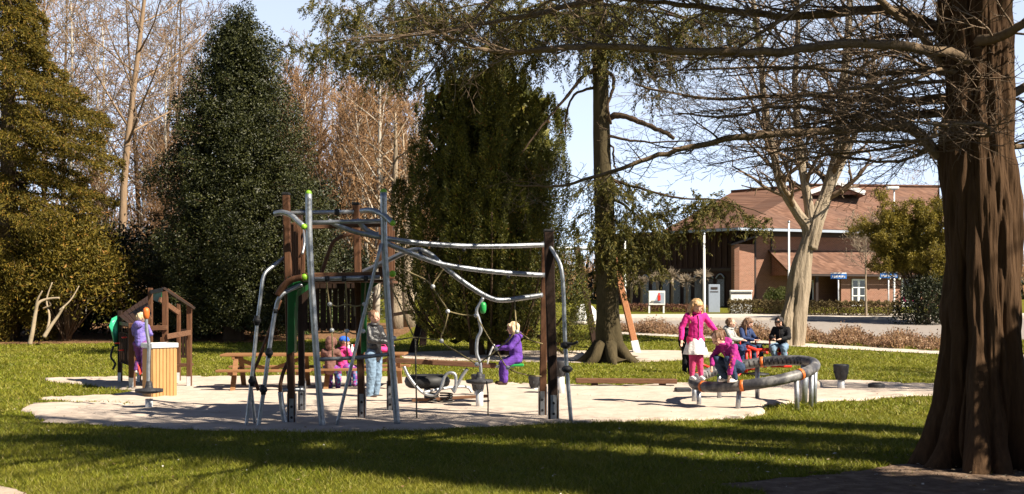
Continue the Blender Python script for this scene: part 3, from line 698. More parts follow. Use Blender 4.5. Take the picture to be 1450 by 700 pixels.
for k,(px,Y,w,h,lab) in enumerate([(300,47.5,2.6,1.3,'low bright green laurel just left of the holly trunk'),(392,47,3.2,1.7,'low bright green laurel right of the holly trunk'),(440,48.5,2.6,1.2,'low bright green laurel behind the climbing frame'),(262,46.5,1.8,.9,'small bright green laurel right of the playhouse roof')]):
    shrub('laurel_shrub',lab,px,Y,w,h,w*.7,M['laurel'],3200,.14,.07,60+k,group='low laurels at the back of the lawn')
def olive():
    random.seed(71); r=np.random.default_rng(71); b=onground(1312,57); t=thing('olive_shrub','loose olive-yellow evergreen at the roadside left of the great trunk','shrub',b); out=[[],[],[],[],[]]
    P=dict(seg=[6,6,5,4],wander=[.06,.1,.14,.2],trop=[.03,.03,.02,0],tip=[.3,.3,.4,.5],kids=[18,9,5,0],start=[.25,.2,.15],ang=[(35,75),(30,65),(30,65)],lr=[.34,.5,.5],rr=[.5,.55,.6],rmin=.008,taper=.35)
    for k in range(6): grow(out,b+Vector((random.gauss(0,.35),random.gauss(0,.3),-.05)),Vector((random.gauss(0,.3),random.gauss(0,.2),1)),random.uniform(4.2,5.6),.07,0,3,P)
    tubes(out[0]+out[1]+out[2],'stems',M['barkb'],t)
    C=[];D=[]
    for pts,rr in out[3]+out[2]:
        a=np.array(pts[0]);e=np.array(pts[-1])
        if e[2]<b.z+(2.5 if e[0]<b.x-.2 else 1.7): continue
        n=20; C.append(a+(e-a)*r.random((n,1))+r.normal(size=(n,3))*.07); D.append((e-a)*1.5+r.normal(size=(n,3))*.5)
    leafmesh('foliage',np.concatenate(C),np.concatenate(D),.12,.045,M['olive'],t,r)
olive()
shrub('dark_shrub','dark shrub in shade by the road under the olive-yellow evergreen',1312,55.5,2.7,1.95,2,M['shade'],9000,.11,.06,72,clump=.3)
shrub('round_bush','clipped round green bush before the brick wall',1100,67.5,1.5,1.25,1.4,M['box'],9000,.07,.045,73,cat='bush',clump=.34)
# hedges
def hedge(name,label,pts,h,d,leafm,N,seed,L=.1,W=.05):
    r=np.random.default_rng(seed); A=[onground(*p) for p in pts]; t=thing(name,label,'hedge',A[0].lerp(A[-1],.5)); C=[];
    seg=[(A[i],A[i+1]) for i in range(len(A)-1)]; tot=sum((b-a).length for a,b in seg); mb=MB()
    for a,b in seg:
        n=int(N*(b-a).length/tot); u=r.random(n); dd=(b-a).normalized(); sd=Vector((-dd.y,dd.x,0))
        v=r.random(n)*2-1; z=r.random(n); e=r.random(n)<.72; zz=np.where(e&(r.random(n)<.5),1-.12*r.random(n),z); vv=np.where(e&(zz<.88),np.sign(v)*(1-.12*r.random(n)),v)
        vv=vv*(1-.35*zz**3); top=h*(1+.07*np.sin(u*37)+.05*np.sin(u*91+1))
        P=np.array(a)+u[:,None]*np.array(b-a)+np.array(sd)*(vv*d/2)[:,None]; P[:,2]+=zz*top; C.append(P)
        m=max(2,int((b-a).length/.5))
        for q in range(m):
            p=a.lerp(b,(q+.5)/m); pass
    C=np.concatenate(C); leafmesh('foliage',C,r.normal(size=(len(C),3))+np.array([0,0,.4]),L,W,leafm,t,r)
hedge('hedge','long low brown clipped hedge along the road, right of the pale forked tree',[(1136,62.5),(1205,62),(1276,61.5)],.82,1.0,M['hedge'],9000,81)
hedge('hedge','low brown clipped hedge between the white sign and the pale forked tree',[(1032,64.5),(1075,64),(1122,63.5)],.8,1.0,M['hedge'],7000,82)
hedge('hedge','very low russet hedge before the dark timber wing of the building',[(888,70),(940,69.5),(1000,68.5)],.4,1.0,M['heath'],4500,83)
# pollards
for k,(px,Y,h) in enumerate([(893,72,2.2),(908,71.5,2.0),(930,71,2.4),(951,70.5,2.6),(972,70,2.2),(995,69.5,2.6)]):
    random.seed(90+k); b=onground(px,Y)
    t=thing('pollard_tree',['leftmost small pollard beside the first flagpole','second small pollard from the first flagpole','small pollard behind the white board with red figure','small pollard right of the white board with red figure','small pollard behind the head of the girl in pink','small pollard beside the middle flagpole'][k],'tree',b,'small pollarded trees before the building')
    MB().tube([b,b+Vector((.05,0,h*.55)),b+Vector((0,0,h*.75))],[.09,.075,.1],7).build('trunk',M['barkp'],t)
    mb=MB(); c=b+Vector((0,0,h*.78))
    for j in range(150):
        d=rv(1).normalized(); d.z=abs(d.z)*.9+.05 if random.random()<.8 else d.z; mb.tube([c+d*.1,c+d*.35+rv(.03),c+d*random.uniform(.42,.62)+rv(.06)],[.016,.012,.006],3,cap=False)
    mb.build('crown',M['barkp'],t)
# shrub bed along the road (stuff)
def bed():
    r=np.random.default_rng(6); n=2600; C=[];D=[]; mb=MB(); random.seed(6)
    for j in range(900):
        px=random.uniform(872,1330); u=random.random(); f=(px-872)/458
        r0=466+f*20; r1=470+f*28; y=gy(r0+(r1-r0)*u); h=random.uniform(.25,.75)*(.7+.3*math.sin(px*.09)); p=onground(px,y)
        for q in range(3):
            e=p+Vector((random.gauss(0,.15),random.gauss(0,.1),h*random.uniform(.6,1))); mb.tube([p,p.lerp(e,.5)+rv(.03),e],[.012,.009,.005],3,cap=False)
            k=7; C.append(np.array(p)+(np.array(e)-np.array(p))*(r.random((k,1))*.7+.3)+r.normal(size=(k,3))*.05)
    b_=len(mb.v); C=np.concatenate(C)
    o=mb.build('shrub_bed',M['twigr']); props(o,kind='stuff')
    o=leafmesh('shrub_bed_leaves',C,r.normal(size=(len(C),3)),.08,.05,M_leaf('bed_leaf',[(0,(.16,.085,.05)),(.7,(.30,.18,.11)),(1,(.42,.30,.19))],.8,.2),None,r); props(o,kind='stuff')
bed()

# ---- bare woodland trees behind the lawn: a few kinds, copied
def woodtree(name,label,cat,H,r0,barkm,twigm,P,seed,maxl=3,group=None,lean=.03):
    random.seed(seed); t=thing(name,label,'tree',(0,0,0),group); out=[[],[],[],[],[]]
    grow(out,Vector((0,0,-.1)),Vector((random.gauss(0,lean),random.gauss(0,lean),1)),H,r0,0,maxl,P)
    tubes(out[0]+out[1],'trunk',barkm,t); tubes(out[2]+out[3]+out[4],'crown',twigm,t); return t
Pn=dict(seg=[10,6,5,4,3],wander=[.02,.08,.12,.15,.2],trop=[.02,.05,.04,.03,0],tip=[.15,.2,.3,.4,.5],kids=[22,9,6,0],start=[.3,.15,.15,.2],ang=[(40,65),(30,60),(30,60),(30,60)],lr=[.38,.5,.5,.5],rr=[.4,.5,.6,.6],rmin=.012,taper=.6)
Pb=dict(Pn,kids=[40,12,6,0],start=[.06,.1,.1,.2],ang=[(22,45),(20,45),(25,50),(30,60)],lr=[.42,.45,.45,.5],wander=[.03,.06,.1,.15,.2],trop=[.02,.07,.05,.03,0],rmin=.014,taper=.55)
GB='bare pale trees of the wood at left'; GR='reddish bare trees of the wood between holly and yew'; GF='bare trees standing far behind'
# the one with a lit straight trunk
t=woodtree('bare_tree','tall straight bare tree with sunlit tan trunk between conifer and holly','tree',21,.21,M['barkt'],M['twigg'],dict(Pn,kids=[26,9,6,0],start=[.38,.15,.15,.2]),101)
b=onground(170,54); t.location=b
wa=woodtree('woodland_tree','slim bare greyish tree in the wood at the left','tree',17,.17,M['barkb'],M['twigg'],Pn,102,group=GB)
wb=woodtree('woodland_tree','slim bare greyish tree in the wood at the left','tree',15,.15,M['barks'],M['twigr'],dict(Pn,trop=[.02,.02,-.02,-.05,0]),103,group=GB)
ba=woodtree('reddish_tree','dense reddish-twigged bare tree in the wood behind the climbing frame','tree',12.5,.14,M['barkb'],M['twigr'],Pb,104,group=GR)
bb=woodtree('reddish_tree','dense reddish-twigged bare tree in the wood behind the climbing frame','tree',12.5,.15,M['barks'],M['twigr'],dict(Pb,kids=[34,12,7,0]),105,group=GR)
def scatter(lst,protos,seed,group,label):
    random.seed(seed)
    for i,(px,Y,s) in enumerate(lst):
        p=protos[i%len(protos)]; b=onground(px,Y)
        if p.name not in USED: USED.add(p.name); p.location=b; p.rotation_euler=(0,0,random.uniform(0,6)); p.scale=(s,s,s); p['label']=label; p['group']=group
        else: place(p,b,random.uniform(0,6.28),s,label,group)
USED=set()
scatter([(60,62,1.1),(105,60,1.15),(25,70,1.2),(135,66,1.0),(205,62,1.0),(235,58,.9),(250,68,1.1),(150,74,1.2),(85,78,1.3),(285,70,1.1),(220,80,1.2),(350,78,1.1),(440,82,1.15),(470,86,1.1),(270,60,.85),(-40,72,1.2)],[wa,wb],1,GB,'slim bare greyish tree in the thin wood left of and behind the holly')
scatter([(398,66,1.0),(425,62,.92),(452,66,.95),(478,60,.88),(505,64,.9),(528,59,.86),(552,63,.88),(580,60,.88),(604,64,.88),(415,72,1.1),(465,74,1.05),(520,72,1.0),(570,73,1.0),(280,64,.8),(240,66,.75),(195,61,.7),(222,58,.62),(262,62,.72),(150,60,.6),(120,58,.55),(625,68,.85),(385,60,.75),(650,66,.8)],[ba,bb],2,GR,'dense reddish-twigged bare tree in the wood between holly and yew')
scatter([(1290,100,.7),(1320,96,.65),(1265,104,.62),(960,112,.5),(1400,98,.8),(990,120,.45),(1345,92,.6)],[wb,ba],3,GF,'bare reddish tree far behind the building roof')
# birch with white trunk among the reddish trees
t=woodtree('birch_tree','white-stemmed birch rising among the reddish trees behind the frame','tree',13.5,.19,M['barks'],M['twigr'],Pn,110); t.location=onground(532,56)
# stout trunks just behind the lawn
for px,Y,H,lab in ((560,52,9.5,'stout sunlit trunk left of the yew at the lawn edge'),(578,53.5,9,'stout sunlit trunk nearest to the yew at the lawn edge')):
    t=woodtree('bare_tree',lab,'tree',H,.36,M['barkp'],M['twigr'],dict(Pn,kids=[20,9,6,0],start=[.3,.15,.15,.2],tip=[.08,.2,.3,.4,.5]),px); t.location=onground(px,Y)
# far wood: a mass closing the horizon
def farwood():
    random.seed(8); mb=MB()
    for j in range(5200):
        y=random.uniform(95,150); x=random.uniform(-.62,.62)*y; 
        h=random.uniform(5,12.5)*(1 if x<0 else .38); b=Vector((x,y,zt(y)-.1)); a=rv(.12)
        mb.tube([b,b+Vector((a.x*h*.5,a.y*h*.5,h*.55)),b+Vector((a.x*h,a.y*h,h))],[.05,.04,.015],3,cap=False)
        for q in range(4):
            s=b+Vector((a.x*h*.5,a.y*h*.5,h*random.uniform(.2,.8))); mb.tube([s,s+Vector((random.gauss(0,1),random.gauss(0,1),random.uniform(.5,2.2)))],[.025,.012],3,cap=False)
    o=mb.build('far_wood',M['twigr']); props(o,kind='stuff')
    r=np.random.default_rng(9); n=26000; y=90+40*r.random(n); x=(r.random(n)*1.3-.65)*y; z=zt_np(y)+r.random(n)**1.5*(np.where(x<-5,5.0,2.4)+.8*np.sin(x*.4)+.6*np.sin(x*1.1))
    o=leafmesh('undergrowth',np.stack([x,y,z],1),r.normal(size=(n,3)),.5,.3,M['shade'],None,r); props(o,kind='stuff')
farwood()
# unseen evergreen added right of the picture to shade the near lawn
def offtree(px,Y,H,W,seed,lab,Z0=.25,dn=110):
    r=np.random.default_rng(seed); b=onground(px,Y); t=thing('added_shade_evergreen',lab,'tree',b,'unseen evergreens added beyond the right edge to cast shade'); C=[];D=[];mb=MB()
    mb.tube([b,b+Vector((0,0,H))],[.4,.05],10)
    for j in range(120):
        u=(j+.5)/120; z=H*(Z0+(1-Z0)*u); a=j*2.4; L=W*(1-u)**.7*random.uniform(.75,1.1)+.3; s=b+Vector((0,0,z)); e=s+Vector((math.cos(a)*L,math.sin(a)*L,-.1*L)); mb.tube([s,e],[.05,.015],4)
        N=dn; tt=r.random(N)[:,None]; C.append(np.array(s)+(np.array(e)-np.array(s))*tt+r.normal(size=(N,3))*np.array([.15,.15,.12])*(1.1-.5*tt)); D.append(r.normal(size=(N,3))*.6+np.array([math.cos(a),math.sin(a),-.3]))
    mb.build('trunk',M['barkb'],t); leafmesh('crown',np.concatenate(C),np.concatenate(D),.3,.08,M['spruce'],t,r)

PG=dict(seg=[12,7,5,4,3],wander=[.008,.07,.12,.15,.2],trop=[.02,.0,.02,.03,0],tip=[.35,.15,.3,.4,.5],kids=[16,6,0,0],start=[.5,.12,.15,.2],ang=[(70,95),(40,65),(30,60),(30,60)],lr=[.17,.5,.5,.5],rr=[.2,.45,.6,.6],rmin=.012,taper=.45)
gv=woodtree('added_shade_tree','unseen bare straight-trunked tree added beyond the right edge to shade the near lawn','tree',24,.34,M['barkr'],M['twigb'],PG,301,maxl=2,group='unseen bare trees added beyond the right edge near the great trunk',lean=.0)  # unseen bare trees, added off to the right for the shadows they cast
gv.location=(13.1,7.3,0)
for k,(x,y,s_) in enumerate(((14.6,9.25,.8),(9.6,8.3,.5),(11,6.2,.7))):
    place(gv,Vector((x,y,0)),k*1.3,s_,'unseen bare straight-trunked tree added beyond the right edge to shade the near lawn')
for k,(x,y,H,W,z0,dn) in enumerate(((10,7.3,17,.45,.53,50),(12,6.0,17.5,.5,.55,50),(11,8.5,14,.45,.58,46),(12,11.8,12,.4,.3,60),(13,13.2,10,.3,.3,50),(9.5,8.3,12,.35,.5,50),(13,7.2,16,.45,.5,50))):
    offtree(725+x/y*F,y,H,W,210+k,'unseen evergreen with bare lower trunk, added beyond the right edge to shade the near lawn',z0,dn)
offtree(725+9.6/11.35*F,11.35,5.3,.7,200,'unseen low evergreen added beyond the right edge to shade the foot of the great trunk',.08,170)  # occluder out of view, added to keep sun off the trunk foot
t=woodtree('bare_shrub_tree','low tangled pale bare shrub before the lean-to roof of the brick building','tree',4.9,.07,M['barkp'],M['barkp'],dict(Pb,kids=[24,9,5,0],start=[.5,.1,.1,.2],ang=[(40,75),(30,60),(30,60),(30,60)],lr=[.6,.5,.5,.5],rmin=.009),120); t.location=onground(1226,61)
for x,y,s in ((18,21,1.0),(21,23,.9)): place(bb,Vector((x,y,zt(y))),1.3*x,s,'bare tree beyond the right edge of the picture, shading the far lawn','bare trees beyond the right edge')

# unseen evergreens added behind the camera to block sky light from that side
hp_=[o for o in bpy.data.objects if o.name=='holly_tree'][0]
for k,(x,y,s_) in enumerate(((-11,-7,1.15),(-5,-10,1.3),(1.5,-9,1.2),(-17,-3,1.2),(6,-12,1.2),(-3,-15,1.5))):
    place(hp_,Vector((x,y,-.1)),k*1.1,s_,'unseen holly copy added behind the camera to block sky light','unseen hollies added behind the camera')
# ============================================================= brick building
def M_brick():
    m,nt,b=mat('red_brick'); v=coords(nt)
    # brick courses: use world height for rows, horizontal distance for the bond
    sx=nt.nodes.new('ShaderNodeSeparateXYZ'); nt.links.new(v,sx.inputs[0]); ad=nt.nodes.new('ShaderNodeMath'); ad.operation='ADD'
    nt.links.new(sx.outputs[0],ad.inputs[0]); nt.links.new(sx.outputs[1],ad.inputs[1]); cb=nt.nodes.new('ShaderNodeCombineXYZ')
    nt.links.new(ad.outputs[0],cb.inputs[0]); nt.links.new(sx.outputs[2],cb.inputs[1])
    t=nt.nodes.new('ShaderNodeTexBrick'); nt.links.new(cb.outputs[0],t.inputs['Vector']); t.inputs['Scale'].default_value=1
    t.inputs['Brick Width'].default_value=.23; t.inputs['Row Height'].default_value=.075; t.inputs['Mortar Size'].default_value=.008
    t.inputs['Color1'].default_value=(.17,.07,.042,1); t.inputs['Color2'].default_value=(.245,.105,.065,1); t.inputs['Mortar'].default_value=(.34,.24,.18,1)
    f=noise_tex(nt,v,.6,5); c=mixc(nt,ramp(nt,f,[(.35,(0,0,0)),(.75,(.5,.5,.5))]),t.outputs['Color'],(.24,.10,.06)); nt.links.new(c,b.inputs['Base Color']); b.inputs['Roughness'].default_value=.9
    return m
def M_tiles():
    m,nt,b=mat('roof_tiles'); v=coords(nt); sx=nt.nodes.new('ShaderNodeSeparateXYZ'); nt.links.new(v,sx.inputs[0])
    w1=nt.nodes.new('ShaderNodeMath'); w1.operation='MULTIPLY'; w1.inputs[1].default_value=1/.155; nt.links.new(sx.outputs[2],w1.inputs[0])
    fr=nt.nodes.new('ShaderNodeMath'); fr.operation='FRACT'; nt.links.new(w1.outputs[0],fr.inputs[0])
    fl=nt.nodes.new('ShaderNodeMath'); fl.operation='FLOOR'; nt.links.new(w1.outputs[0],fl.inputs[0])
    ad=nt.nodes.new('ShaderNodeMath'); ad.operation='ADD'; nt.links.new(sx.outputs[0],ad.inputs[0]); nt.links.new(sx.outputs[1],ad.inputs[1])
    m2=nt.nodes.new('ShaderNodeMath'); m2.operation='MULTIPLY'; m2.inputs[1].default_value=3.6; nt.links.new(ad.outputs[0],m2.inputs[0])
    f2=nt.nodes.new('ShaderNodeMath'); f2.operation='FLOOR'; nt.links.new(m2.outputs[0],f2.inputs[0])
    cb=nt.nodes.new('ShaderNodeCombineXYZ'); nt.links.new(f2.outputs[0],cb.inputs[0]); nt.links.new(fl.outputs[0],cb.inputs[1])
    wn=nt.nodes.new('ShaderNodeTexWhiteNoise'); wn.noise_dimensions='2D'; nt.links.new(cb.outputs[0],wn.inputs['Vector'])
    c=ramp(nt,wn.outputs['Value'],[(0,(.10,.05,.034)),(.5,(.145,.074,.048)),(1,(.20,.108,.074))])
    c=mixc(nt,ramp(nt,noise_tex(nt,v,.5,5),[(.4,(0,0,0)),(.75,(.6,.6,.6))]),c,(.12,.075,.06))
    nt.links.new(c,b.inputs['Base Color']); b.inputs['Roughness'].default_value=.85; b.inputs['Specular IOR Level'].default_value=.2
    bump(nt,b,fr.outputs[0],1,.16); return m
M['brick']=M_brick(); M['tiles']=M_tiles()
M['glass']=M_plain('dark_glass',(.012,.014,.018),.08,spec=.7,var=.2)
M['clad']=M_noise('dark_timber_cladding',[(.3,(.028,.014,.011)),(.7,(.06,.03,.023))],6,.75,.3,.005,vec=(3,3,.3))
M['trim']=M_plain('dark_trim',(.035,.022,.018),.6)
M['pink']=M_plain('magenta_panel',(.62,.03,.20),.5)
M['greyb']=M_plain('grey_blue_board',(.32,.37,.45),.5,var=.08)
def building():
    base=onground(1060,76); t=thing('brick_building','two-storey red brick building with brown tiled roof across the road','building',base)
    zb=.55
    def q(px,Y): return Vector(((px-CX)/F*Y,Y,0))
    def wall(name,a,b,z0,z1,m,th=.3):
        d=(b-a).normalized(); n=Vector((d.y,-d.x,0)); mid=(a+b)/2-n*th/2
        return MB().box((mid.x,mid.y,(z0+z1)/2),((b-a).length,th,z1-z0),Matrix.Rotation(math.atan2(d.y,d.x),3,'Z'),0).build(name,m,t)
    def panel(parent,name,a,b,f0,f1,z0,z1,m,off=.03,th=.06):
        d=(b-a).normalized(); n=Vector((d.y,-d.x,0)); p=a.lerp(b,f0); r=a.lerp(b,f1); mid=(p+r)/2+n*(off)
        return MB().box((mid.x,mid.y,(z0+z1)/2),((r-p).length,th,z1-z0),Matrix.Rotation(math.atan2(d.y,d.x),3,'Z')).build(name,m,parent)
    # left timber wing in shade
    A=q(866,82.5);B=q(1042,75.6)
    w=wall('timber_wall',A,B,zb,6.25,M['clad'])
    d=(B-A).normalized(); n=Vector((d.y,-d.x,0)); mb=MB(); L=(B-A).length; k=int(L/.42)
    for i in range(k):
        p=A+d*(i+.5)*L/k+n*.05; mb.box((p.x,p.y,5.0),(.10,.10,2.3),Matrix.Rotation(math.atan2(d.y,d.x),3,'Z'))
    o=mb.build('batten',M['clad'],w)
    panel(w,'floor_band',A,B,0,1,3.55,3.75,M['trim'],.06,.12)
    # ground-floor arcade: dark panes with pale arched heads
    for i in range(8):
        f0=.26+i*.085; f1=f0+.066
        wf=panel(t,'window',A,B,f0,f1,1.25,3.2,M['trim'],.012,.05); panel(wf,'pane',A,B,f0+.006,f1-.006,1.33,3.05,M['glass'],.04,.02)
        p=A.lerp(B,f0);r=A.lerp(B,f1); P=[p.lerp(r,s/8)+n*.08+Vector((0,0,3.1+.28*math.sin(math.pi*s/8))) for s in range(9)]
        MB().tube(P,.045,6).build('arch',M['greyb'],wf)
    # lit brick wall facing right
    C0=q(1040,74.4);C1=q(1068,75.2);C2=q(1300,80)
    wall('brick_wall',C0,C1,zb,5.2,M['brick'],.3)
    e=C0+Vector((.2,3.2,0)); wall('brick_wall',e,C0,zb,5.2,M['brick'],.3)
    # sloping dark coping of the projecting bay
    h0=q(1020,76.5);
    MB().slab([C0+Vector((-.25,-.25,5.2)),C1+Vector((.05,-.25,5.75)),C1+Vector((.1,2.5,5.95)),C0+Vector((-.1,2.8,5.4))],.12).build('bay_roof',M['trim'],t)
    C1b=C1+Vector((0,.35,0))
    wm=wall('brick_wall',C1b,C2,zb,6.25,M['brick'])
    panel(wm,'downpipe',C1b,C2,.003,.012,zb,5.8,M['trim'],.07,.1)
    panel(wm,'downpipe',C1b,C2,.10,.106,3.4,6.1,M['trim'],.07,.08)
    panel(wm,'eave_shade_band',C1b,C2,0,1,5.75,6.25,M['trim'],.05,.1)  # dark strip standing in for the shadow under the eave
    for f0 in ():
        wf=panel(t,'window',C1b,C2,f0,f0+.07,4.95,5.7,M['white'],.03,.06); panel(wf,'pane',C1b,C2,f0+.006,f0+.064,5.02,5.63,M['glass'],.055,.03)
    # lean-to roof and its lower walls
    nl=Vector(((C2-C1b).normalized().y,-(C2-C1b).normalized().x,0)); a=C1b.lerp(C2,.10);c=C1b.lerp(C2,1.0)
    ea=a+nl*2.6;ec=c+nl*2.6
    MB().slab([ea+Vector((-.2,-.1,3.35)),ec+Vector((0,0,3.35)),c+Vector((0,0,4.95)),a+Vector((-.2,0,4.95))],.14).build('lean_to_roof',M['tiles'],t)
    MB().beam(ea+Vector((-.2,-.18,3.27)),ec+Vector((0,-.08,3.27)),.12,.12).build('gutter',M['trim'],t)
    fa=C1b.lerp(C2,.40)+nl*2.1; fc=c+nl*2.1
    wl=wall('brick_wall',fa,fc,zb,3.25,M['brick'])
    MB().slab([a+Vector((0,0,3.25)),a+nl*2.4+Vector((0,0,3.25)),a+Vector((0,0,4.8))],.12).build('gable_end',M['brick'],t)
    for i in range(2):
        p=a.lerp(c,.02+.14*i)+nl*2.35; MB().box((p.x,p.y,2.0),(.16,.16,2.7)).build('porch_post',M['trim'],t)
    # entrance with white framed doors in the recess
    for f0 in (.24,.30): 
        wf=panel(t,'door',C1b,C2,f0,f0+.05,.9,3.0,M['white'],.02,.08); panel(wf,'pane',C1b,C2,f0+.008,f0+.042,1.2,2.9,M['glass'],.055,.04)
    for (f0,f1,z0,z1,pk) in ((.10,.235,1.35,3.05,False),(.60,.79,1.3,3.1,True)):
        wf=panel(t,'window',fa,fc,f0,f1,z0,z1,M['white'],.03,.08); pz=z0+.12 if not pk else z0+.36
        nn=2; ww=(f1-f0)
        for i in range(nn):
            panel(wf,'pane',fa,fc,f0+.012+i*ww/nn,f0+(i+1)*ww/nn-.012,pz,z1-.1,M['glass'],.06,.04)
        for zz in (pz+(z1-pz)*.33,pz+(z1-pz)*.66): panel(wf,'glazing_bar',fa,fc,f0+.005,f1-.005,zz-.025,zz+.025,M['white'],.075,.05)
        if pk: panel(wf,'magenta_panel',fa,fc,f0+.015,f1-.015,z0+.32,z0+.62,M['pink'],.085,.04)
    for i in range(3):
        p=fa.lerp(fc,.33+.1*i)+nl*.5; MB().ell((p.x,p.y,3.12),(.10,.10,.12),8).build('eave_lamp',M['white'],t)
    # main roof
    zE=6.2; eL=q(936,78.6)+Vector((0,-.4,zE)); eM=q(1046,73.6)+Vector((0,0,zE)); eR=q(1312,79.2)+Vector((0,0,zE))
    rL=q(1035,88)+Vector((0,0,9.55)); rM=q(1146,87)+Vector((0,0,9.95)); rR=q(1330,92)+Vector((0,0,10.3))
    bL=q(985,99)+Vector((0,0,zE)); bR=q(1330,105)+Vector((0,0,zE))
    rb=MB(); rb.slab([eL,eM,rM,rL],.16); rb.slab([eM,eR,rR,rM],.16); rb.slab([bL,eL,rL],.16); rb.slab([bR,bL,rL,rM,rR],.16); rf=rb.build('roof',M['tiles'],t)
    for a_,b_ in ((eL,eM),(eM,eR)): MB().beam(a_+Vector((0,-.1,-.12)),b_+Vector((0,-.1,-.12)),.16,.16).build('gutter',M['greyb'],t)
    MB().tube([rL+Vector((0,0,.06)),rM+Vector((0,0,.06)),rR+Vector((0,0,.06))],.13,8).build('ridge',M['tiles'],rf)
    # white edged cross gable
    ga=Vector(at(1180,263,84)); g0=Vector(at(1140,275,83)); g1=Vector(at(1222,273,83))
    top=Vector((ga.x,83,ga.z+.05)); bk=Vector((ga.x+.6,89,ga.z-.05))
    gb=MB(); gb.slab([g0+Vector((-.2,-.1,-.1)),top+Vector((0,-.1,0)),bk,g0+Vector((.6,6,-.1))],.1); gb.slab([top+Vector((0,-.1,0)),g1+Vector((.2,-.1,-.1)),g1+Vector((.8,6,-.1)),bk],.1)
    gg=gb.build('gable_roof',M['tiles'],t)
    MB().slab([g0+Vector((0,.1,-.1)),g1+Vector((0,.1,-.1)),top+Vector((0,.1,-.02))],.1).build('gable_wall',M['brick'],gg)
    mb=MB(); mb.beam(g0+Vector((-.1,-.14,-.03)),top+Vector((0,-.14,.07)),.08,.30); mb.beam(top+Vector((0,-.14,.07)),g1+Vector((.1,-.14,-.03)),.08,.30); mb.build('bargeboard',M['white'],gg)
    MB().slab([q(862,82.3)+Vector((0,-.5,5.95)),q(940,78.9)+Vector((0,-.5,5.95)),q(985,97)+Vector((0,0,5.95)),q(862,98)+Vector((0,0,5.95))],.25).build('flat_roof',M['trim'],t)
    # back walls so that the house is closed
    wall('back_wall',q(1330,100),q(985,98),zb,6.1,M['brick']); wall('end_wall',q(985,98),A,zb,6.1,M['clad']); wall('end_wall',C2,q(1330,100),zb,6.1,M['brick'])
building()
# poles, lamps and signs
def pole(px,row0,row1,Y,r,name,label,cat,cap=None):
    b=onground(px,Y); t=thing(name,label,cat,b); top=at(px,row0,Y)
    MB().tube([b-Vector((0,0,.1)),b+Vector((0,0,.6)),top],[r,r,r*.65],10).build('shaft',M['white'],t)
    if cap=='ball': MB().ell(top+Vector((0,0,.06)),.08,10).build('finial',M['galv'],t)
    if cap=='lamp':
        mb=MB(); mb.box(top+Vector((-.12,-.1,.06)),(.62,.3,.14)); mb.build('lamp_head',M['white'],t,.03)
        MB().box(top+Vector((-.12,-.1,-.025)),(.5,.22,.03)).build('lens',M['greyb'],t)
    return t
pole(885,340,0,68,.075,'flagpole','white flagpole just right of the mossy spruce trunk','flagpole','ball')
pole(997,333,0,67,.085,'flagpole','white flagpole behind the girl in the pink jacket','flagpole','ball')
pole(1117,316,0,67,.075,'flagpole','white flagpole half hidden by the pale forked tree','flagpole','ball')
pole(1266,268,0,63.5,.06,'street_lamp','tall thin street lamp with flat white head beside the olive-yellow evergreen','street lamp','lamp')
def streetsign(px,Y,rows,wpx,rot,label):
    b=onground(px,Y); t=thing('street_sign',label,'sign',b); top=at(px,rows[0],Y); k=Y/F
    MB().tube([b-Vector((0,0,.1)),Vector((b.x,b.y,top.z+.02))],.04,8).build('post',M['galvl'],t)
    rm=Matrix.Rotation(rot,3,'Z'); h=(rows[1]-rows[0])*k; w=wpx*k
    pl=MB().box((b.x,b.y-.07,top.z-h/2),(w,.03,h),rm).build('plate',M['blue'],t,.005)
    mb=MB(); random.seed(px)
    x=-w*.42
    while x<w*.40:   # illegible line of pale lettering
        l=random.uniform(.03,.07); mb.box(Vector((b.x,b.y-.07,top.z-h*.55))+rm@Vector((x+l/2,-.018,random.uniform(-.01,.01))),(l,.006,h*random.uniform(.3,.5)),rm); x+=l+random.uniform(.02,.05)
    mb.build('lettering',M['white'],t)
    MB().box((b.x,b.y-.07,top.z+.035),(w,.035,.06),rm).build('rim',M['white'],t)
streetsign(1187,62.8,(388,395),23,.05,'blue street sign on grey post before the lean-to wall')
streetsign(1258,62.4,(387,394),24,-.1,'blue street sign in front of the window with magenta panel')
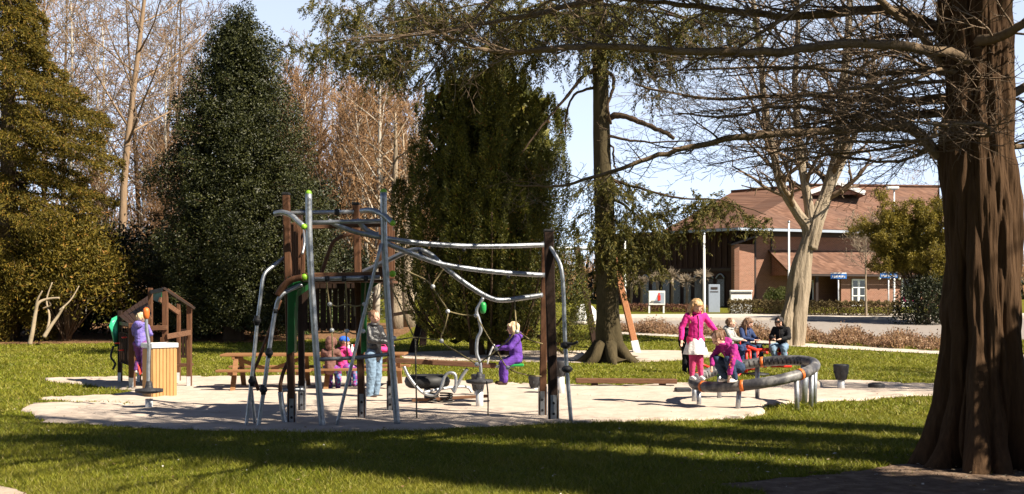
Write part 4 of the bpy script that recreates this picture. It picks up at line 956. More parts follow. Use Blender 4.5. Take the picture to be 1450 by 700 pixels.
def board():
    Y=67.6; b=onground(930,Y); t=thing('sign_board','white notice board on two legs with red emblem before the timber wing','sign',b); k=Y/F
    a=at(918,412,Y);c=at(941,441,Y); w=c.x-a.x
    for x in (a.x+.05,c.x-.05): MB().box((x,Y,(zt(Y)+a.z)/2-.05),(.09,.09,a.z-zt(Y)+.1)).build('leg',M['white'],t)
    z0=at(0,432,Y).z
    MB().box((b.x,Y-.06,(a.z+z0)/2),(w,.05,a.z-z0)).build('panel',M['white'],t,.01)
    y=Y-.092; mb=MB()
    em=MB(); em.box((b.x+.12,y,z0+.40),(.16,.012,.30)); em.box((b.x+.12,y,z0+.62),(.09,.012,.09)); em.build('emblem',M['red'],t)
    gp=MB(); gp.slab([(b.x-.2,y+.004,z0+.08),(b.x+w/2-.04,y+.004,z0+.08),(b.x+w/2-.04,y+.004,a.z-.1),(b.x+.1,y+.004,a.z-.1)],.004); gp.build('grey_field',M['greyb'],t)
    for i in range(2): mb.box((b.x-.1,y-.003,z0+.14+.08*i),(.6-.15*i,.012,.03))
    mb.build('lettering',M['trim'],t)
    Y=69; a=at(1003,403,Y);c=at(1019,434,Y); b=onground(1011,Y); t=thing('sign_pylon','upright grey-blue sign slab with dark lettering right of the middle flagpole','sign',b)
    MB().box((b.x,Y,(a.z+zt(Y)-.1)/2),(c.x-a.x,.18,a.z-zt(Y)+.1)).build('slab',M['greyb'],t,.015)
    mb=MB(); mb.box((b.x,Y-.097,a.z-.22),((c.x-a.x)*.6,.012,.14)); mb.box((b.x,Y-.097,a.z-.42),((c.x-a.x)*.7,.012,.05)); mb.build('lettering',M['trim'],t)
    Y=67; a=at(1034,413,Y);c=at(1064,434,Y); b=onground(1049,Y); t=thing('sign_board','broad low white sign with dark top line before the lit brick wall','sign',b)
    MB().box((b.x,Y,(a.z+zt(Y)-.1)/2),(c.x-a.x,.30,a.z-zt(Y)+.1)).build('slab',M['white'],t,.02)
    MB().box((b.x,Y-.02,a.z+.03),((c.x-a.x)*1.04,.36,.09)).build('cap',M['white'],t,.01)
    MB().box((b.x,Y-.155,a.z-.12),((c.x-a.x)*.98,.012,.05)).build('lettering',M['trim'],t)
board()
def dome():
    Y=56; b=onground(828,Y); t=thing('white_dome','smooth white dome on the grass behind the leaning swing legs','dome',b)
    w=40*Y/F/2; MB().lathe([(w,-.05),(w*1.02,.1),(w*.97,.35),(w*.82,.62),(w*.55,.84),(w*.2,.94),(.02,.96)],b,28).build('shell',M['white'],t)
    MB().lathe([(w*1.06,-.05),(w*1.06,.12),(w*.99,.14)],b,28).build('base_ring',M['paving'],t)
dome()
# ============================================================= play equipment
def curve_px(pts,y0,k=5):
    return cr([at(a,b,(c if len(q)>2 else y0)) for q in pts for a,b,c in [(*q,y0)[:3]]],k)
def frame():
    b=onground(480,18.6); t=thing('climbing_frame','tall climbing frame of brown posts, curved steel tubes and rope nets','climbing frame',b)
    def tube(name,pts,r,m=M['galv'],y0=18.3,k=5,n=10,parent=t): return MB().tube(curve_px(pts,y0,k),r,n).build(name,m,parent)
    def cap(p,parent,m=M['lime'],r=.055): MB().ell(p,r,10).build('end_cap',m,parent)
    def post(px0,rt,px1,rb,Y,w,name='post',m=M['wood'],br=42,hidden=False):
        a=at(px1,rb,Y);c=at(px0,rt,Y); a.z=-.05
        o=MB().beam(a,c,w,w,(0,1,0)).build(name,m,t,.012)
        MB().box(c+Vector((0,0,.012)),(w*1.08,w*1.08,.045)).build('post_cap',M['black'],o,.01)
        for s in (-1,1):
            z=br/1700*Y
            MB().box((a.x+s*(w/2+.006)+(c.x-a.x)*.06,a.y-.01,z/2),(.012,w*.9,z+.06)).build('bracket',M['galv'],o)
            mb=MB(); 
        MB().box((a.x+(c.x-a.x)*.05,a.y-w/2-.006,z*.45),(w*.62,.012,z*.9)).build('bracket',M['galv'],o)
        mb=MB()
        for q in (.3,.7): mb.ell((a.x,a.y-w/2-.014,z*.9*q),(.022,.01,.022),8)
        mb.build('bolt',M['black'],o)
        return o
    post(405,276,414,603,18.2,.108)
    post(504,290,513,597,18.9,.108)
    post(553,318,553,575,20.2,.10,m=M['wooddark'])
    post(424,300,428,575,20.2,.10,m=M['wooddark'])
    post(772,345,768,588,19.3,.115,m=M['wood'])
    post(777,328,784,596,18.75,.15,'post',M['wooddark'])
    # front steel masts
    for pts,x in (([(457,610,17.85),(450,530,17.85),(443,430,17.85),(438,340,17.85),(437,274,17.85)],0),([(563,606,17.95),(556,520,17.95),(549,430,17.95),(544,340,17.95),(543,272,17.95)],0)):
        o=tube('steel_mast',pts,.05); cap(at(pts[-1][0],pts[-1][1],pts[-1][2]),o,r=.052)
    # rails along the top
    tube('rail',[(408,302,18.25),(500,300,18.85)],.033); tube('rail',[(432,316,17.95),(543,313,18.05)],.036)
    for x in (428,477): MB().tube([at(x-3,301,18.4),at(x+3,301,18.42)],.042,8).build('collar',M['black'],t)
    MB().beam(at(440,321,18.1),at(540,318,18.3),.05,.075).build('cross_beam',M['woodh'],t,.006)
    o=tube('curved_rail',[(389,303,18.0),(400,301,17.95),(412,305,17.9),(421,313,17.85),(429,320,17.8)],.042); cap(at(430,321,17.8),o,r=.046)
    o=tube('curved_rail',[(512,299,18.3),(525,298,18.1),(540,303,17.95),(549,310,17.9),(555,316,17.85)],.042); cap(at(556,316,17.85),o,r=.046)
    o=tube('curved_rail',[(393,419,17.9),(400,407,17.9),(412,397,17.88),(429,393,17.85)],.05,M['wood']); cap(at(431,393,17.85),o,r=.056)
    MB().ell(at(556,388,17.9),.052,10).build('end_cap',M['lime'],t)
    # deck, edge rail, slatted side panels
    p0=at(428,393,17.98);p1=at(548,391,18.1); z=p0.z
    mb=MB()
    for i in range(10):
        y=18.15+i*.2; mb.box(((p0.x+p1.x)/2-.02,y,z-.05),(1.25,.185,.04))
    mb.build('deck',M['woodh'],t)
    MB().beam(p0+Vector((0,0,.03)),p1+Vector((0,0,.03)),.05,.07).build('edge_board',M['woodh'],t,.006)
    tube('rail',[(430,396,17.92),(538,393,18.02)],.035)
    for x in (463,487,518): MB().tube([at(x-3,395,17.93),at(x+3,395,17.94)],.046,8).build('collar',M['black'],t)
    def slatside(xa,ya,xb,yb,n,rt,rb):
        for i in range(n):
            f=(i+.5)/n; x=xa+(xb-xa)*f; Y=ya+(yb-ya)*f; a=at(x,rb+3*math.sin(i*2),Y); c=at(x,rt+10*math.sin(i*1.7),Y)
            MB().beam(a,c,.028,.11,(1,0,0)).build('slat',M['wood'],t,.006)
    slatside(409,18.4,429,20.0,6,318,392); slatside(539,18.7,556,20.0,5,322,392)
    tube('side_rail',[(426,320,20.0),(430,330,19.6),(431,345,19.4),(428,360,19.3)],.02)
    tube('bent_handrail',[(454,392,18.5),(463,365,18.55),(471,345,18.6),(480,337,18.65),(500,330,18.75)],.03,M['wood'])
    # dark slatted back wall below the deck
    for i in range(10):
        a=Vector((-3.47+i*.102,20.15,.75))
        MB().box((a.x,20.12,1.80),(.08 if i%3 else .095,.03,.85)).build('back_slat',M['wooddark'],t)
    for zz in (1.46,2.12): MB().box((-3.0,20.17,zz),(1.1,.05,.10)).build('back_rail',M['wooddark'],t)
    # green plastic arch plates at both ends
    def arch(x0,x1,Yq,m):
        pr=[(x0,392),(x1,392),(x1,400),(x0+ (x1-x0)*.42,412),(x0+(x1-x0)*.30,440),(x0+(x1-x0)*.30,498),(x0,502)]
        MB().slab([at(a,r_,Yq) for a,r_ in pr],-.04).build('arch_plate',m,t,.006)
    arch(407,440,18.08,M['green']); arch(511,538,18.74,M['dgreen'])
    MB().slab([at(436,398,20.0),at(414,398,18.3),at(412,500,18.3),at(417,500,18.6),at(420,420,18.8),at(434,410,20.0)],-.03).build('arch_plate',M['dgreen'],t)
    # climbing poles on the left with rubber steps
    def pole(pts,balls,r=.028):
        o=tube('climbing_pole',pts,r)
        for x,rw,y in balls: MB().ell(at(x,rw,y),(.062,.062,.055),12).build('step_ball',M['black'],o); MB().tube([at(x,rw-7,y),at(x,rw+7,y)],.040,8).build('collar',M['black'],o)
    pole([(405,364,18.3),(388,376,18.1),(374,390,17.95),(369,420,17.9),(363,470,17.9),(356,540,17.9),(348,610,17.9)],[(364,454,17.9),(357,540,17.9)])
    pole([(428,403,18.05),(412,410,18.0),(397,420,17.9),(390,440,17.9),(382,490,17.85),(374,550,17.85),(365,610,17.85)],[(381,500,17.85),(373,552,17.85)],.032)
    MB().tube([at(387,441,17.88),at(393,441,17.9)],.04,8).build('collar',M['black'],t)
    tube('climbing_pole',[(355,545,18.0),(359,580,18.05),(362,612,18.1)],.026)
    tube('bent_bar',[(397,425,18.4),(385,460,18.5),(366,510,18.6),(359,528,18.65),(366,553,18.7)],.028,M['wood'])
    tube('bent_bar',[(412,505,18.3),(402,525,18.2),(397,545,18.1),(397,555,18.1)],.03,M['wood']); tube('steel_leg',[(397,555,18.1),(400,580,18.1),(405,606,18.1)],.04)
    tube('foot_rail',[(400,553,18.15),(414,552,18.2),(430,552,18.3)],.03)
    tube('brace',[(540,345,17.9),(508,475,17.85),(475,611,17.8)],.026)
    tube('rung',[(449,509,17.87),(500,507,17.9),(550,502,17.95)],.03)
    # long overhead tubes to the end posts
    tube('overhead_tube',[(465,313,18.0),(485,322,18.0),(505,329,18.0),(543,337,18.05),(600,345,18.3),(680,349,18.7),(774,347,19.15)],.04)
    tube('overhead_tube',[(505,311,18.1),(515,322,18.1),(524,329,18.1),(536,332,18.1)],.036)
    tube('overhead_tube',[(543,342,18.05),(560,350,18.1),(590,362,18.3),(630,375,18.55),(700,385,18.9),(772,390,19.2)],.04)
    tube('overhead_tube',[(513,386,18.9),(530,378,18.8),(553,367,18.7),(575,357,18.6),(593,354,18.6),(610,361,18.6),(628,377,18.6),(650,395,18.7),(680,415,18.8),(700,424,18.9),(718,425,19.0),(740,422,19.1),(768,418,19.2)],.04)
    MB().tube([at(594,355,18.5),at(598,366,18.35)],.03,8).build('collar',M['black'],t)
    # right climbing pole
    o=tube('climbing_pole',[(779,350,18.7),(788,364,18.6),(795,382,18.5),(798,420,18.5),(800,480,18.5),(804,540,18.5),(809,600,18.5)],.032)
    for rw,x in ((489,801),(523,803)): 
        MB().ell(at(x,rw,18.5),(.085,.085,.06),14).build('step_ball',M['black'],o)
    tube('step_handle',[(801,487,18.45),(812,487,18.4),(818,484,18.38)],.022,M['black'],parent=o)
    # rope nets
    def rope(name,pts,r=.012,m=M['rope'],y0=18.4,sag=0,k=4):
        P=[at(a,b_,c) for a,b_,c in pts]; 
        return MB().tube(cr(P,k),r,6).build(name,m,t)
    def knots(L):
        mb=MB()
        for a,b_,c in L: mb.ell(at(a,b_,c),(.034,.034,.034),10)
        for i,(a,b_,c) in enumerate(L):
            MB().ell(at(a,b_,c),(.036,.036,.036),10).build('rope_knot',M['galvl'],net)
    net=rope('rope_net',[(462,397,17.93),(466,430,17.95),(470,468,18.0)])
    for pts in ([(489,397,17.93),(491,430,17.95),(491,469,18.0)],[(518,397,17.95),(516,430,17.97),(514,469,18.0)],[(467,431,17.95),(478,434,17.95),(490,431,17.95),(503,434,17.96),(516,431,17.97)],[(470,468,18),(480,472,18),(491,469,18),(502,473,18),(514,469,18)],[(502,433,17.96),(502,448,17.97)],[(470,468,18.0),(471,508,17.9)],[(490,469,18.0),(492,507,17.9)]): rope('rope_net',pts)
    knots([(467,431,17.95),(516,431,17.97),(470,468,18),(491,469,18),(514,469,18)])
    for pts in ([(628,381,18.55),(620,393,18.55),(613,406,18.5),(623,423,18.5),(634,441,18.5),(630,462,18.5),(625,483,18.5),(650,500,18.5),(675,516,18.5)],
                [(613,406,18.5),(600,395,18.9),(565,380,19)] ,[(634,441,18.5),(655,446,18.6),(674,447,18.6)],[(674,447,18.6),(690,475,18.6),(703,496,18.6),(719,521,18.6),(745,531,18.8),(766,533,19.2)],
                [(703,494,18.6),(718,484,18.5),(732,470,18.5),(750,481,18.8),(768,487,19.2)],[(729,427,19.05),(730,448,18.8),(732,470,18.5)],[(676,516,18.5),(695,503,18.55),(703,495,18.6)],[(625,483,18.5),(590,478,18.3),(560,482,18.1),(557,481,18.0)],
                [(553,405,18.0),(565,430,18.2),(585,475,18.3),(590,482,18.3)]): rope('rope_net',pts)
    knots([(613,406,18.5),(634,441,18.5),(625,483,18.5),(675,516,18.5),(703,494,18.6),(719,521,18.6),(732,470,18.5),(558,479,18.1),(674,447,18.6)])
    rope('hanging_rope',[(588,480,18.3),(589,530,18.3),(590,592,18.3)],.013,M['ropeg']); rope('hanging_rope',[(689,540,18.6),(691,560,18.6),(691,589,18.6)],.013,M['ropeg'])
    for p in ((720,392),(657,354)): MB().ell(at(p[0],p[1],18.8),.03,8).build('shackle',M['black'],t)
frame()
def bin_():
    Y=gy(565)+.3; b=onground(226,Y); t=thing('litter_bin','pale wooden slatted litter bin with steel rim','litter bin',b); rm=Matrix.Rotation(R(42),3,'Z'); H=1.0; w,d=.49,.41
    MB().box(b+Vector((0,0,H/2)),(w-.06,d-.06,H-.04),rm).build('steel_liner',M['galv'],t)
    n=7
    for i in range(n):
        x=-w/2+(i+.5)*w/n
        for s in (-1,1): MB().box(b+rm@Vector((x,s*d/2,H/2-.02)),(w/n-.008,.028,H-.06),rm).build('slat',M['pine'],t,.004)
    for i in range(5):
        y=-d/2+(i+.5)*d/5
        for s in (-1,1): MB().box(b+rm@Vector((s*w/2,y,H/2-.02)),(.028,d/5-.008,H-.06),rm).build('slat',M['pine'],t,.004)
    mb=MB()
    for s in (-1,1): mb.box(b+rm@Vector((0,s*d/2,H+.01)),(w+.06,.07,.09),rm); mb.box(b+rm@Vector((s*w/2,0,H+.01)),(.07,d-.07,.09),rm)
    mb.build('rim',M['galvl'],t,.008)
    MB().box(b+rm@Vector((0,0,H+.0)),(w-.1,d-.1,.02),rm).build('lid',M['black'],t)
bin_()
def spinner(px,row,grow,rtop,pts,gm,label,drow,dr=.24):
    Y=gy(row); b=onground(px,Y); t=thing('standing_spinner',label,'spinner',b)
    MB().tube([b-Vector((0,0,.1)),at(px,drow+12,Y)],.065,12).build('ground_post',M['galvl'],t)
    c=at(px,drow,Y)
    MB().lathe([(dr*.5,-.05),(dr*.95,-.03),(dr,.0),(dr*.97,.025),(dr*.3,.04),(.06,.09),(.045,.16)],c,24).build('foot_disc',M['rubber'],t)
    MB().tube(cr([at(a,r_,Y) for a,r_ in pts],5),.03,10).build('pole',M['galv'],t)
    g=at(pts[-1][0],grow,Y); MB().lathe([(.02,-.10),(.045,-.085),(.056,-.03),(.058,.04),(.046,.085),(.02,.10)],g,14).build('grip',gm,t)
spinner(211,580,444,430,[(210,550),(210,520),(211,490),(208,470),(207,450)],M['orange'],'standing spinner pole with orange grip and black foot disc before the litter bin',553)
spinner(679,578,436,420,[(681,536),(680,515),(675,500),(676,480),(681,468),(678,452),(675,440),(680,430),(684,422)],M['bgreen'],'standing spinner pole with green grip behind the rope net',540)
def picnic(px,Y,rz,L,label):
    b=onground(px,Y); t=thing('picnic_table',label,'picnic table',(0,0,0),'picnic tables on the sand'); 
    for i in range(5): MB().box((0,-.29+i*.145,.735),(L,.135,.045)).build('top_plank',M['table'],t,.005)
    for s in (-1,1):
        for q in range(2): MB().box((0,s*(.66+q*.135),.44),(L,.125,.045)).build('seat_plank',M['table'],t,.005)
        MB().box((s*L*.36,0,.395),(.06,1.6,.09)).build('seat_bearer',M['table'],t,.005)
        MB().box((s*L*.36,0,.685),(.06,.70,.07)).build('top_bearer',M['table'],t,.005)
        for q in (-1,1): MB().beam((s*L*.36+.05,q*.72,-.03),(s*L*.36+.05,q*.26,.71),.06,.10,(1,0,0)).build('leg',M['table'],t,.005)
    MB().beam((-L*.36,0,.66),(-.05,0,.42),.05,.08).build('brace',M['table'],t); MB().beam((L*.36,0,.66),(.05,0,.42),.05,.08).build('brace',M['table'],t)
    t.location=b; t.rotation_euler=(0,0,rz); return t
pt=picnic(381,gy(552),R(3),1.9,'empty brown picnic table left of the two seated children')
pt2=place(pt,onground(512,gy(550)),R(-2),1,'brown picnic table where the two children sit beside the man')
# seesaw with spring and bent steel handles
def seesaw():
    Y=21.6; b=onground(632,Y); t=thing('seesaw','long brown seesaw beam on springs with bent steel handles and green seat','seesaw',b); zr=lambda p,r_,d=0: at(p,r_,Y+d)
    MB().beam(zr(548,510,.1),zr(702,518),.16,.09).build('beam',M['woodh'],t,.008)
    MB().box(zr(730,517),(.30,.30,.045)).build('seat',M['bgreen'],t,.015)
    MB().beam(zr(700,519),zr(728,519),.07,.05).build('seat_arm',M['galv'],t)
    hb=cr([zr(690,516,-.15),zr(694,500,-.15),zr(699,490,-.15),zr(699,490,.15),zr(694,500,.15),zr(690,516,.15)],4); MB().tube(hb,.016,8).build('handle',M['galvl'],t)
    for d in (-.18,.18):
        MB().tube(cr([zr(572,519,d),zr(578,532,d),zr(588,546,d),zr(600,557,d),(zr(614,560,d)),zr(624,550,d),zr(630,533,d),zr(638,528,d),zr(645,532,d),zr(645,550,d),zr(642,556,d)],5),.028,8).build('bent_tube',M['galv'],t)
    MB().tube(cr([zr(662,522,0),zr(654,533,0),zr(648,545,0),zr(640,553,0)],4),.03,8).build('bent_tube',M['galv'],t)
    MB().tube(cr([zr(600,556,-.2),zr(630,550,0),zr(660,548,.1),zr(668,556,.1)],4),.025,8).build('bent_tube',M['galvl'],t)
    for dx in (-.13,.13):
        P=[]; c0=zr(622,560); 
        for i in range(61):
            a=i/60*2*math.pi*4.5; P.append(Vector((c0.x+dx+.11*math.cos(a),Y+.11*math.sin(a),.02+(c0.z+.02)*i/60)))
        MB().tube(P,.016,6).build('spring',M['black'],t)
    MB().box((b.x,Y,.012),(.6,.3,.03)).build('base_plate',M['galv'],t)
    MB().beam(zr(583,567,-.1),zr(690,561,.1),.10,.05).build('foot_board',M['woodh'],t,.006)
    # black tyre-like bucket in the middle
    c=zr(605,540,.35); MB().tube([c+Vector((.30*math.cos(a),.30*math.sin(a),0)) for a in np.linspace(0,2*math.pi,25)],.12,10).build('tyre',M['black'],t)
    MB().tube([Vector((c.x,c.y,0)),c],.06,8).build('tyre_stand',M['galv'],t)
seesaw()
def stool(px,row,tr,w,h,label,cup=True):
    Y=gy(row); b=onground(px,Y); t=thing('stepping_stool',label,'play stool',b,'black rubber stepping stools'); k=Y/F; top=at(px,tr,Y).z-b.z; w*=k/2; h*=k
    if cup:
        MB().tube([b-Vector((0,0,.1)),b+Vector((0,0,top-h+.02))],.075,14).build('post',M['galvl'],t)
        MB().lathe([(w*.62,top-h),(w*.70,top-h+.02),(w*.92,top-h*.5),(w*.97,top-h*.22),(w,top-.03),(w*.96,top-.005),(w*.85,top)],b,24).build('cup',M['rubber'],t)
        for j in range(6):
            a=j*math.pi/3+.3; MB().tube([b+Vector((math.cos(a)*w*.70,math.sin(a)*w*.70,top-h+.02)),b+Vector((math.cos(a)*w*.93,math.sin(a)*w*.93,top-h*.45))],.014,6).build('rib',M['black'],t)
    else:
        MB().lathe([(w*.93,-.03),(w,.03),(w,top-.03),(w*.96,top-.005),(w*.8,top)],b,24).build('tyre',M['rubber'],t)
        MB().lathe([(w*.55,top-.02),(w*.55,top+.012),(w*.5,top+.014)],b,20).build('tread',M['black'],t)
stool(1191,552,516,22,22,'black rubber cup stool on steel post, nearest the great trunk')
stool(1241,552,543,23,9,'low black rubber stool flush on the sand beside the cup stool',False)
stool(794,560,511,19,22,'black rubber cup stool just right of the dark end post')
stool(677,562,530,20,24,'black rubber cup stool behind the green-grip spinner')
stool(757,553,532,18,17,'small black rubber cup stool left of the brown end post')
def balance_beam():
    Y=gy(549); a=at(815,539,Y);c=at(958,540,Y); b=Vector(((a.x+c.x)/2,Y,0)); t=thing('balance_beam','long low brown balance beam at the back edge of the sand','balance beam',b)
    MB().beam(a,c,.2,.10).build('beam',M['woodh'],t,.01)
    for px in (842,938): p=at(px,544,Y); MB().box((p.x,Y,p.z/2-.03),(.14,.14,p.z+.1)).build('support',M['wooddark'],t,.008)
    Y=gy(557); b=onground(967,Y); t=thing('balance_beam','short grey rubber stepping pad left of the tilted ring','stepping pad',b); MB().box(b+Vector((0,0,.05)),(.32,.28,.12)).build('pad',M['rubber'],t,.02)
    Y=gy(544); a=at(955,533,Y);c=at(975,533,Y)
balance_beam()
RC=Vector(((1067-725)/F*21.5,21.5,.575)); RU=Vector((1.07,0,.185)); RV=Vector((0,1.1,.085))
def ringp(th,dz=0): return RC+RU*math.cos(th)+RV*math.sin(th)+Vector((0,0,dz))
def ring():
    b=Vector((RC.x,RC.y,0)); t=thing('balance_ring','big tilted black rubber balance ring with orange bands on steel posts','balance ring',b); n=96
    nr=RU.normalized().cross(RV.normalized()).normalized(); mb=MB(); V=[];Fc=[];m=14
    for i in range(n):
        th=2*math.pi*i/n; c=ringp(th); o=(c-RC).normalized(); seg=(i%2)
        for k in range(m):
            a=2*math.pi*k/m; r=.092*(1.0+(.05 if seg and math.cos(a)<.2 else 0)); V.append(c+o*math.cos(a)*r+nr*math.sin(a)*r)
    mb.v=V
    for i in range(n):
        i2=(i+1)%n
        for k in range(m): k2=(k+1)%m; mb.f.append([i*m+k,i2*m+k,i2*m+k2,i*m+k2]); mb.m.append(0); mb.sm.append(True)
    mb.build('ring_tube',M['ringr'],t)
    for th,mm in ((205,M['orange']),(248,M['orange']),(305,M['orange']),(70,M['orange']),(150,M['orange']),(118,M['green'])):
        P=[ringp(R(th+d)) for d in (-1.6,0,1.6)]; MB().tube(P,.100,18).build('band',mm,t)
    for th in (195,245,300,325,352,20,75,115,160):
        p=ringp(R(th)); q=p-nr*.05; big=th in (20,)
        o=MB().tube([Vector((p.x+random.uniform(-.03,.03),p.y,-.05)),q],.075 if big else .042,10).build('post',M['galv'],t)
    # rubber lashings seen along the inner side
    for j in range(26):
        th=R(20+j*5.2); c=ringp(th); o=(c-RC).normalized(); MB().tube([c-o*.10-nr*.05,c-o*.075+nr*.06],.013,5).build('lashing',M['black'],t)
ring()
def roundabout():
    Y=29.5; b=onground(1072,Y); t=thing('red_roundabout','red tubular seesaw carousel where three children sit','carousel',b,)
    P=lambda px,r_,d=0: at(px,r_,Y+d); z=lambda p: p
    def tb(name,pts,r=.042,k=4): return MB().tube(cr([P(*q) for q in pts],k),r,8).build(name,M['red'],t)
    MB().lathe([(.3,0),(.3,.05),(.1,.08)],b,20).build('base',M['black'],t)
    c=Vector((b.x,Y,0)); MB().tube([b,P(1072,497)],.06,10).build('centre_post',M['red'],t)
    tb('arm',[(1040,497),(1075,496),(1103,494)]); tb('arm',[(1058,491,-.5),(1072,496,0),(1086,500,.6)])
    tb('frame_bar',[(1045,496),(1045,523)],.032) ; tb('frame_bar',[(1057,496,-.3),(1057,528,-.3)],.032); tb('frame_bar',[(1062,497,-.3),(1063,524,-.3)],.03)
    tb('frame_bar',[(1050,526,-.3),(1040,540,-.4)],.03); tb('frame_bar',[(1044,528,0),(1075,520,-.2)],.03)
    for px,d in ((1034,0),(1056,.35),(1104,.1)):
        MB().box(P(px,500,d),(.34,.30,.05)).build('seat',M['red'],t,.012)
        MB().tube([P(px,500,d),P(px,512,d)],.03,8).build('seat_leg',M['red'],t)
        s=1 if px<1072 else -1
        MB().tube(cr([P(px+s*14,500,d-.12),P(px+s*14,484,d-.12),P(px+s*14,481,d),P(px+s*14,484,d+.12),P(px+s*14,500,d+.12)],4),.02,8).build('handle',M['red'],t)
    for px in (1070,1106): MB().box(P(px,519,-.1),(.5,.16,.05)).build('foot_rest',M['red'],t,.01)
    tb('frame_bar',[(1098,495),(1105,517)],.03)
    tb('frame_bar',[(985,512,-.6),(1008,522,-.5)],.03)
    # tyre below
    cc=P(1068,515,.1); MB().tube([cc+Vector((.33*math.cos(a),.33*math.sin(a),0)) for a in np.linspace(0,2*math.pi,25)],.07,8).build('tyre',M['black'],t)
roundabout()
M['wooddark2']=M_noise('brown_roof_board',[(.2,(.04,.02,.012)),(.7,(.085,.042,.025))],14,.7,.3,.004,vec=(3,3,.35))
def playhouse():
    Y=25.9; b=onground(217,Y); t=thing('playhouse','small open brown wooden playhouse with pitched roof and green slide','playhouse',b); 
    def P(px,r_,y): return at(px,r_,y)
    def post(px,rt,Yq,w=.10,bot=None,m=M['wood']):
        a=onground(px,Yq)-Vector((0,0,.05)) if bot is None else P(px,bot,Yq); c=P(px,rt,Yq); o=MB().beam(a,c,w,w,(0,1,0)).build('post',m,t,.008)
        if bot is None: MB().box(a+Vector((0,-w/2-.004,.14)),(w*.8,.012,.3)).build('bracket',M['galvl'],o)
    YF=25.3;YB=27.0;YM=26.2
    post(187,458,YF,.12); post(170,440,YB,.09,m=M['wooddark']); post(213,408,YM,.09,490); post(234,412,YF,.11,505); post(268,432,YF+.4,.10); post(253,430,YB,.08); post(230,478,YB,.09,None); post(197,500,YB-.2,.08,None,M['wood'])
    # roof: boarded left pitch (tilted, edge-on boards), open rafters right
    for i in range(8):
        f=i/8; g=(i+1)/8; a0=P(170,445,YB-.1).lerp(P(189,463,YF-.1),0); 
        A=P(168,447,YB).lerp(P(211,418,YB-.2),f);B=P(168,447,YB).lerp(P(211,418,YB-.2),g-.012); C=P(188,463,YF).lerp(P(214,447,YF),g-.012);D=P(188,463,YF).lerp(P(214,447,YF),f)
        MB().slab([D,C,B,A],.025).build('roof_board',M['wooddark2'],t)
    MB().beam(P(187,464,YF),P(214,450,YF),.05,.09).build('rafter',M['woodh'],t)
    MB().beam(P(231,408,YF-.05),P(275,437,YF+.35),.09,.05).build('rafter',M['wooddark'],t); MB().beam(P(237,410,YB-.1),P(272,434,YB),.08,.05).build('rafter',M['wood'],t)
    MB().beam(P(226,424,YF+.3),P(253,443,YF+.8),.05,.10).build('rafter',M['woodh'],t)
    MB().beam(P(213,414,YM),P(233,410,YF),.06,.08).build('ridge_beam',M['wooddark'],t)
    MB().slab([P(216,412,YB),P(231,408,YB-.2),P(228,430,YB-.2),P(216,424,YB)],.02).build('gable_panel',M['dgreen'],t)
    # rails
    MB().beam(P(186,466,YF-.08),P(237,464,YF-.08),.05,.10).build('rail',M['woodh'],t,.006); MB().beam(P(236,477,YF-.08),P(270,471,YF+.3),.05,.11).build('rail',M['woodh'],t,.006)
    MB().beam(P(170,458,YB),P(190,461,YF),.05,.08).build('rail',M['woodh'],t,.006)
    # floor and side boarding
    pA=P(170,517,YB);pB=P(190,520,YF);pC=P(236,517,YF);pD=P(230,515,YB); 
    zf=.46
    MB().slab([Vector((pA.x,YB,zf)),Vector((pB.x,YF,zf)),Vector((pC.x,YF,zf)),Vector((pD.x,YB,zf))],-.06).build('floor',M['wooddark'],t)
    for i in range(6):
        p=P(170,0,YB).lerp(P(187,0,YF),(i+.5)/6); MB().box((p.x,p.y,.82),(.03,.2,.66),Matrix.Rotation(R(-8),3,'Z')).build('side_board',M['wooddark'],t)
    for i in range(5):
        px=250+i*4.6; c=P(px,487,YB+.1); MB().box((c.x,c.y,c.z),(.055,.025,.62)).build('back_slat',M['wooddark'],t)
    for r_ in (468,505): MB().beam(P(248,r_,YB+.07),P(272,r_,YB+.07),.03,.06).build('back_rail',M['wooddark'],t)
    MB().box(P(258,517,YF+.6),(.36,.5,.05)).build('shelf',M['wood'],t,.006)
    # red step, green slide sheet
    MB().slab([P(191,508,YF-.25),P(197,505,YF-.15),P(201,526,YF-.25),P(197,532,YF-.4)],.04).build('red_step',M['red'],t)
    P0=[P(160,472,YB-.3),P(155,463,YB-.2),P(159,452,YB-.1),P(167,448,YB),P(168,490,YB),P(163,492,YB-.2)]
    MB().slab(P0,.03).build('slide_hood',M['mint'],t)
    MB().tube(cr([P(161,490,YB-.25),P(157,505,YB-.3),P(163,515,YB-.3),P(160,523,YB-.4)],4),.025,8).build('slide_bar',M['black'],t)
    for px,r_ in ((166,486),(176,478),(172,496)): MB().lathe([(.05,-.015),(.06,0),(.05,.015)],P(px,r_,YF+.2),12).build('play_knob',M['red'],t)
playhouse()
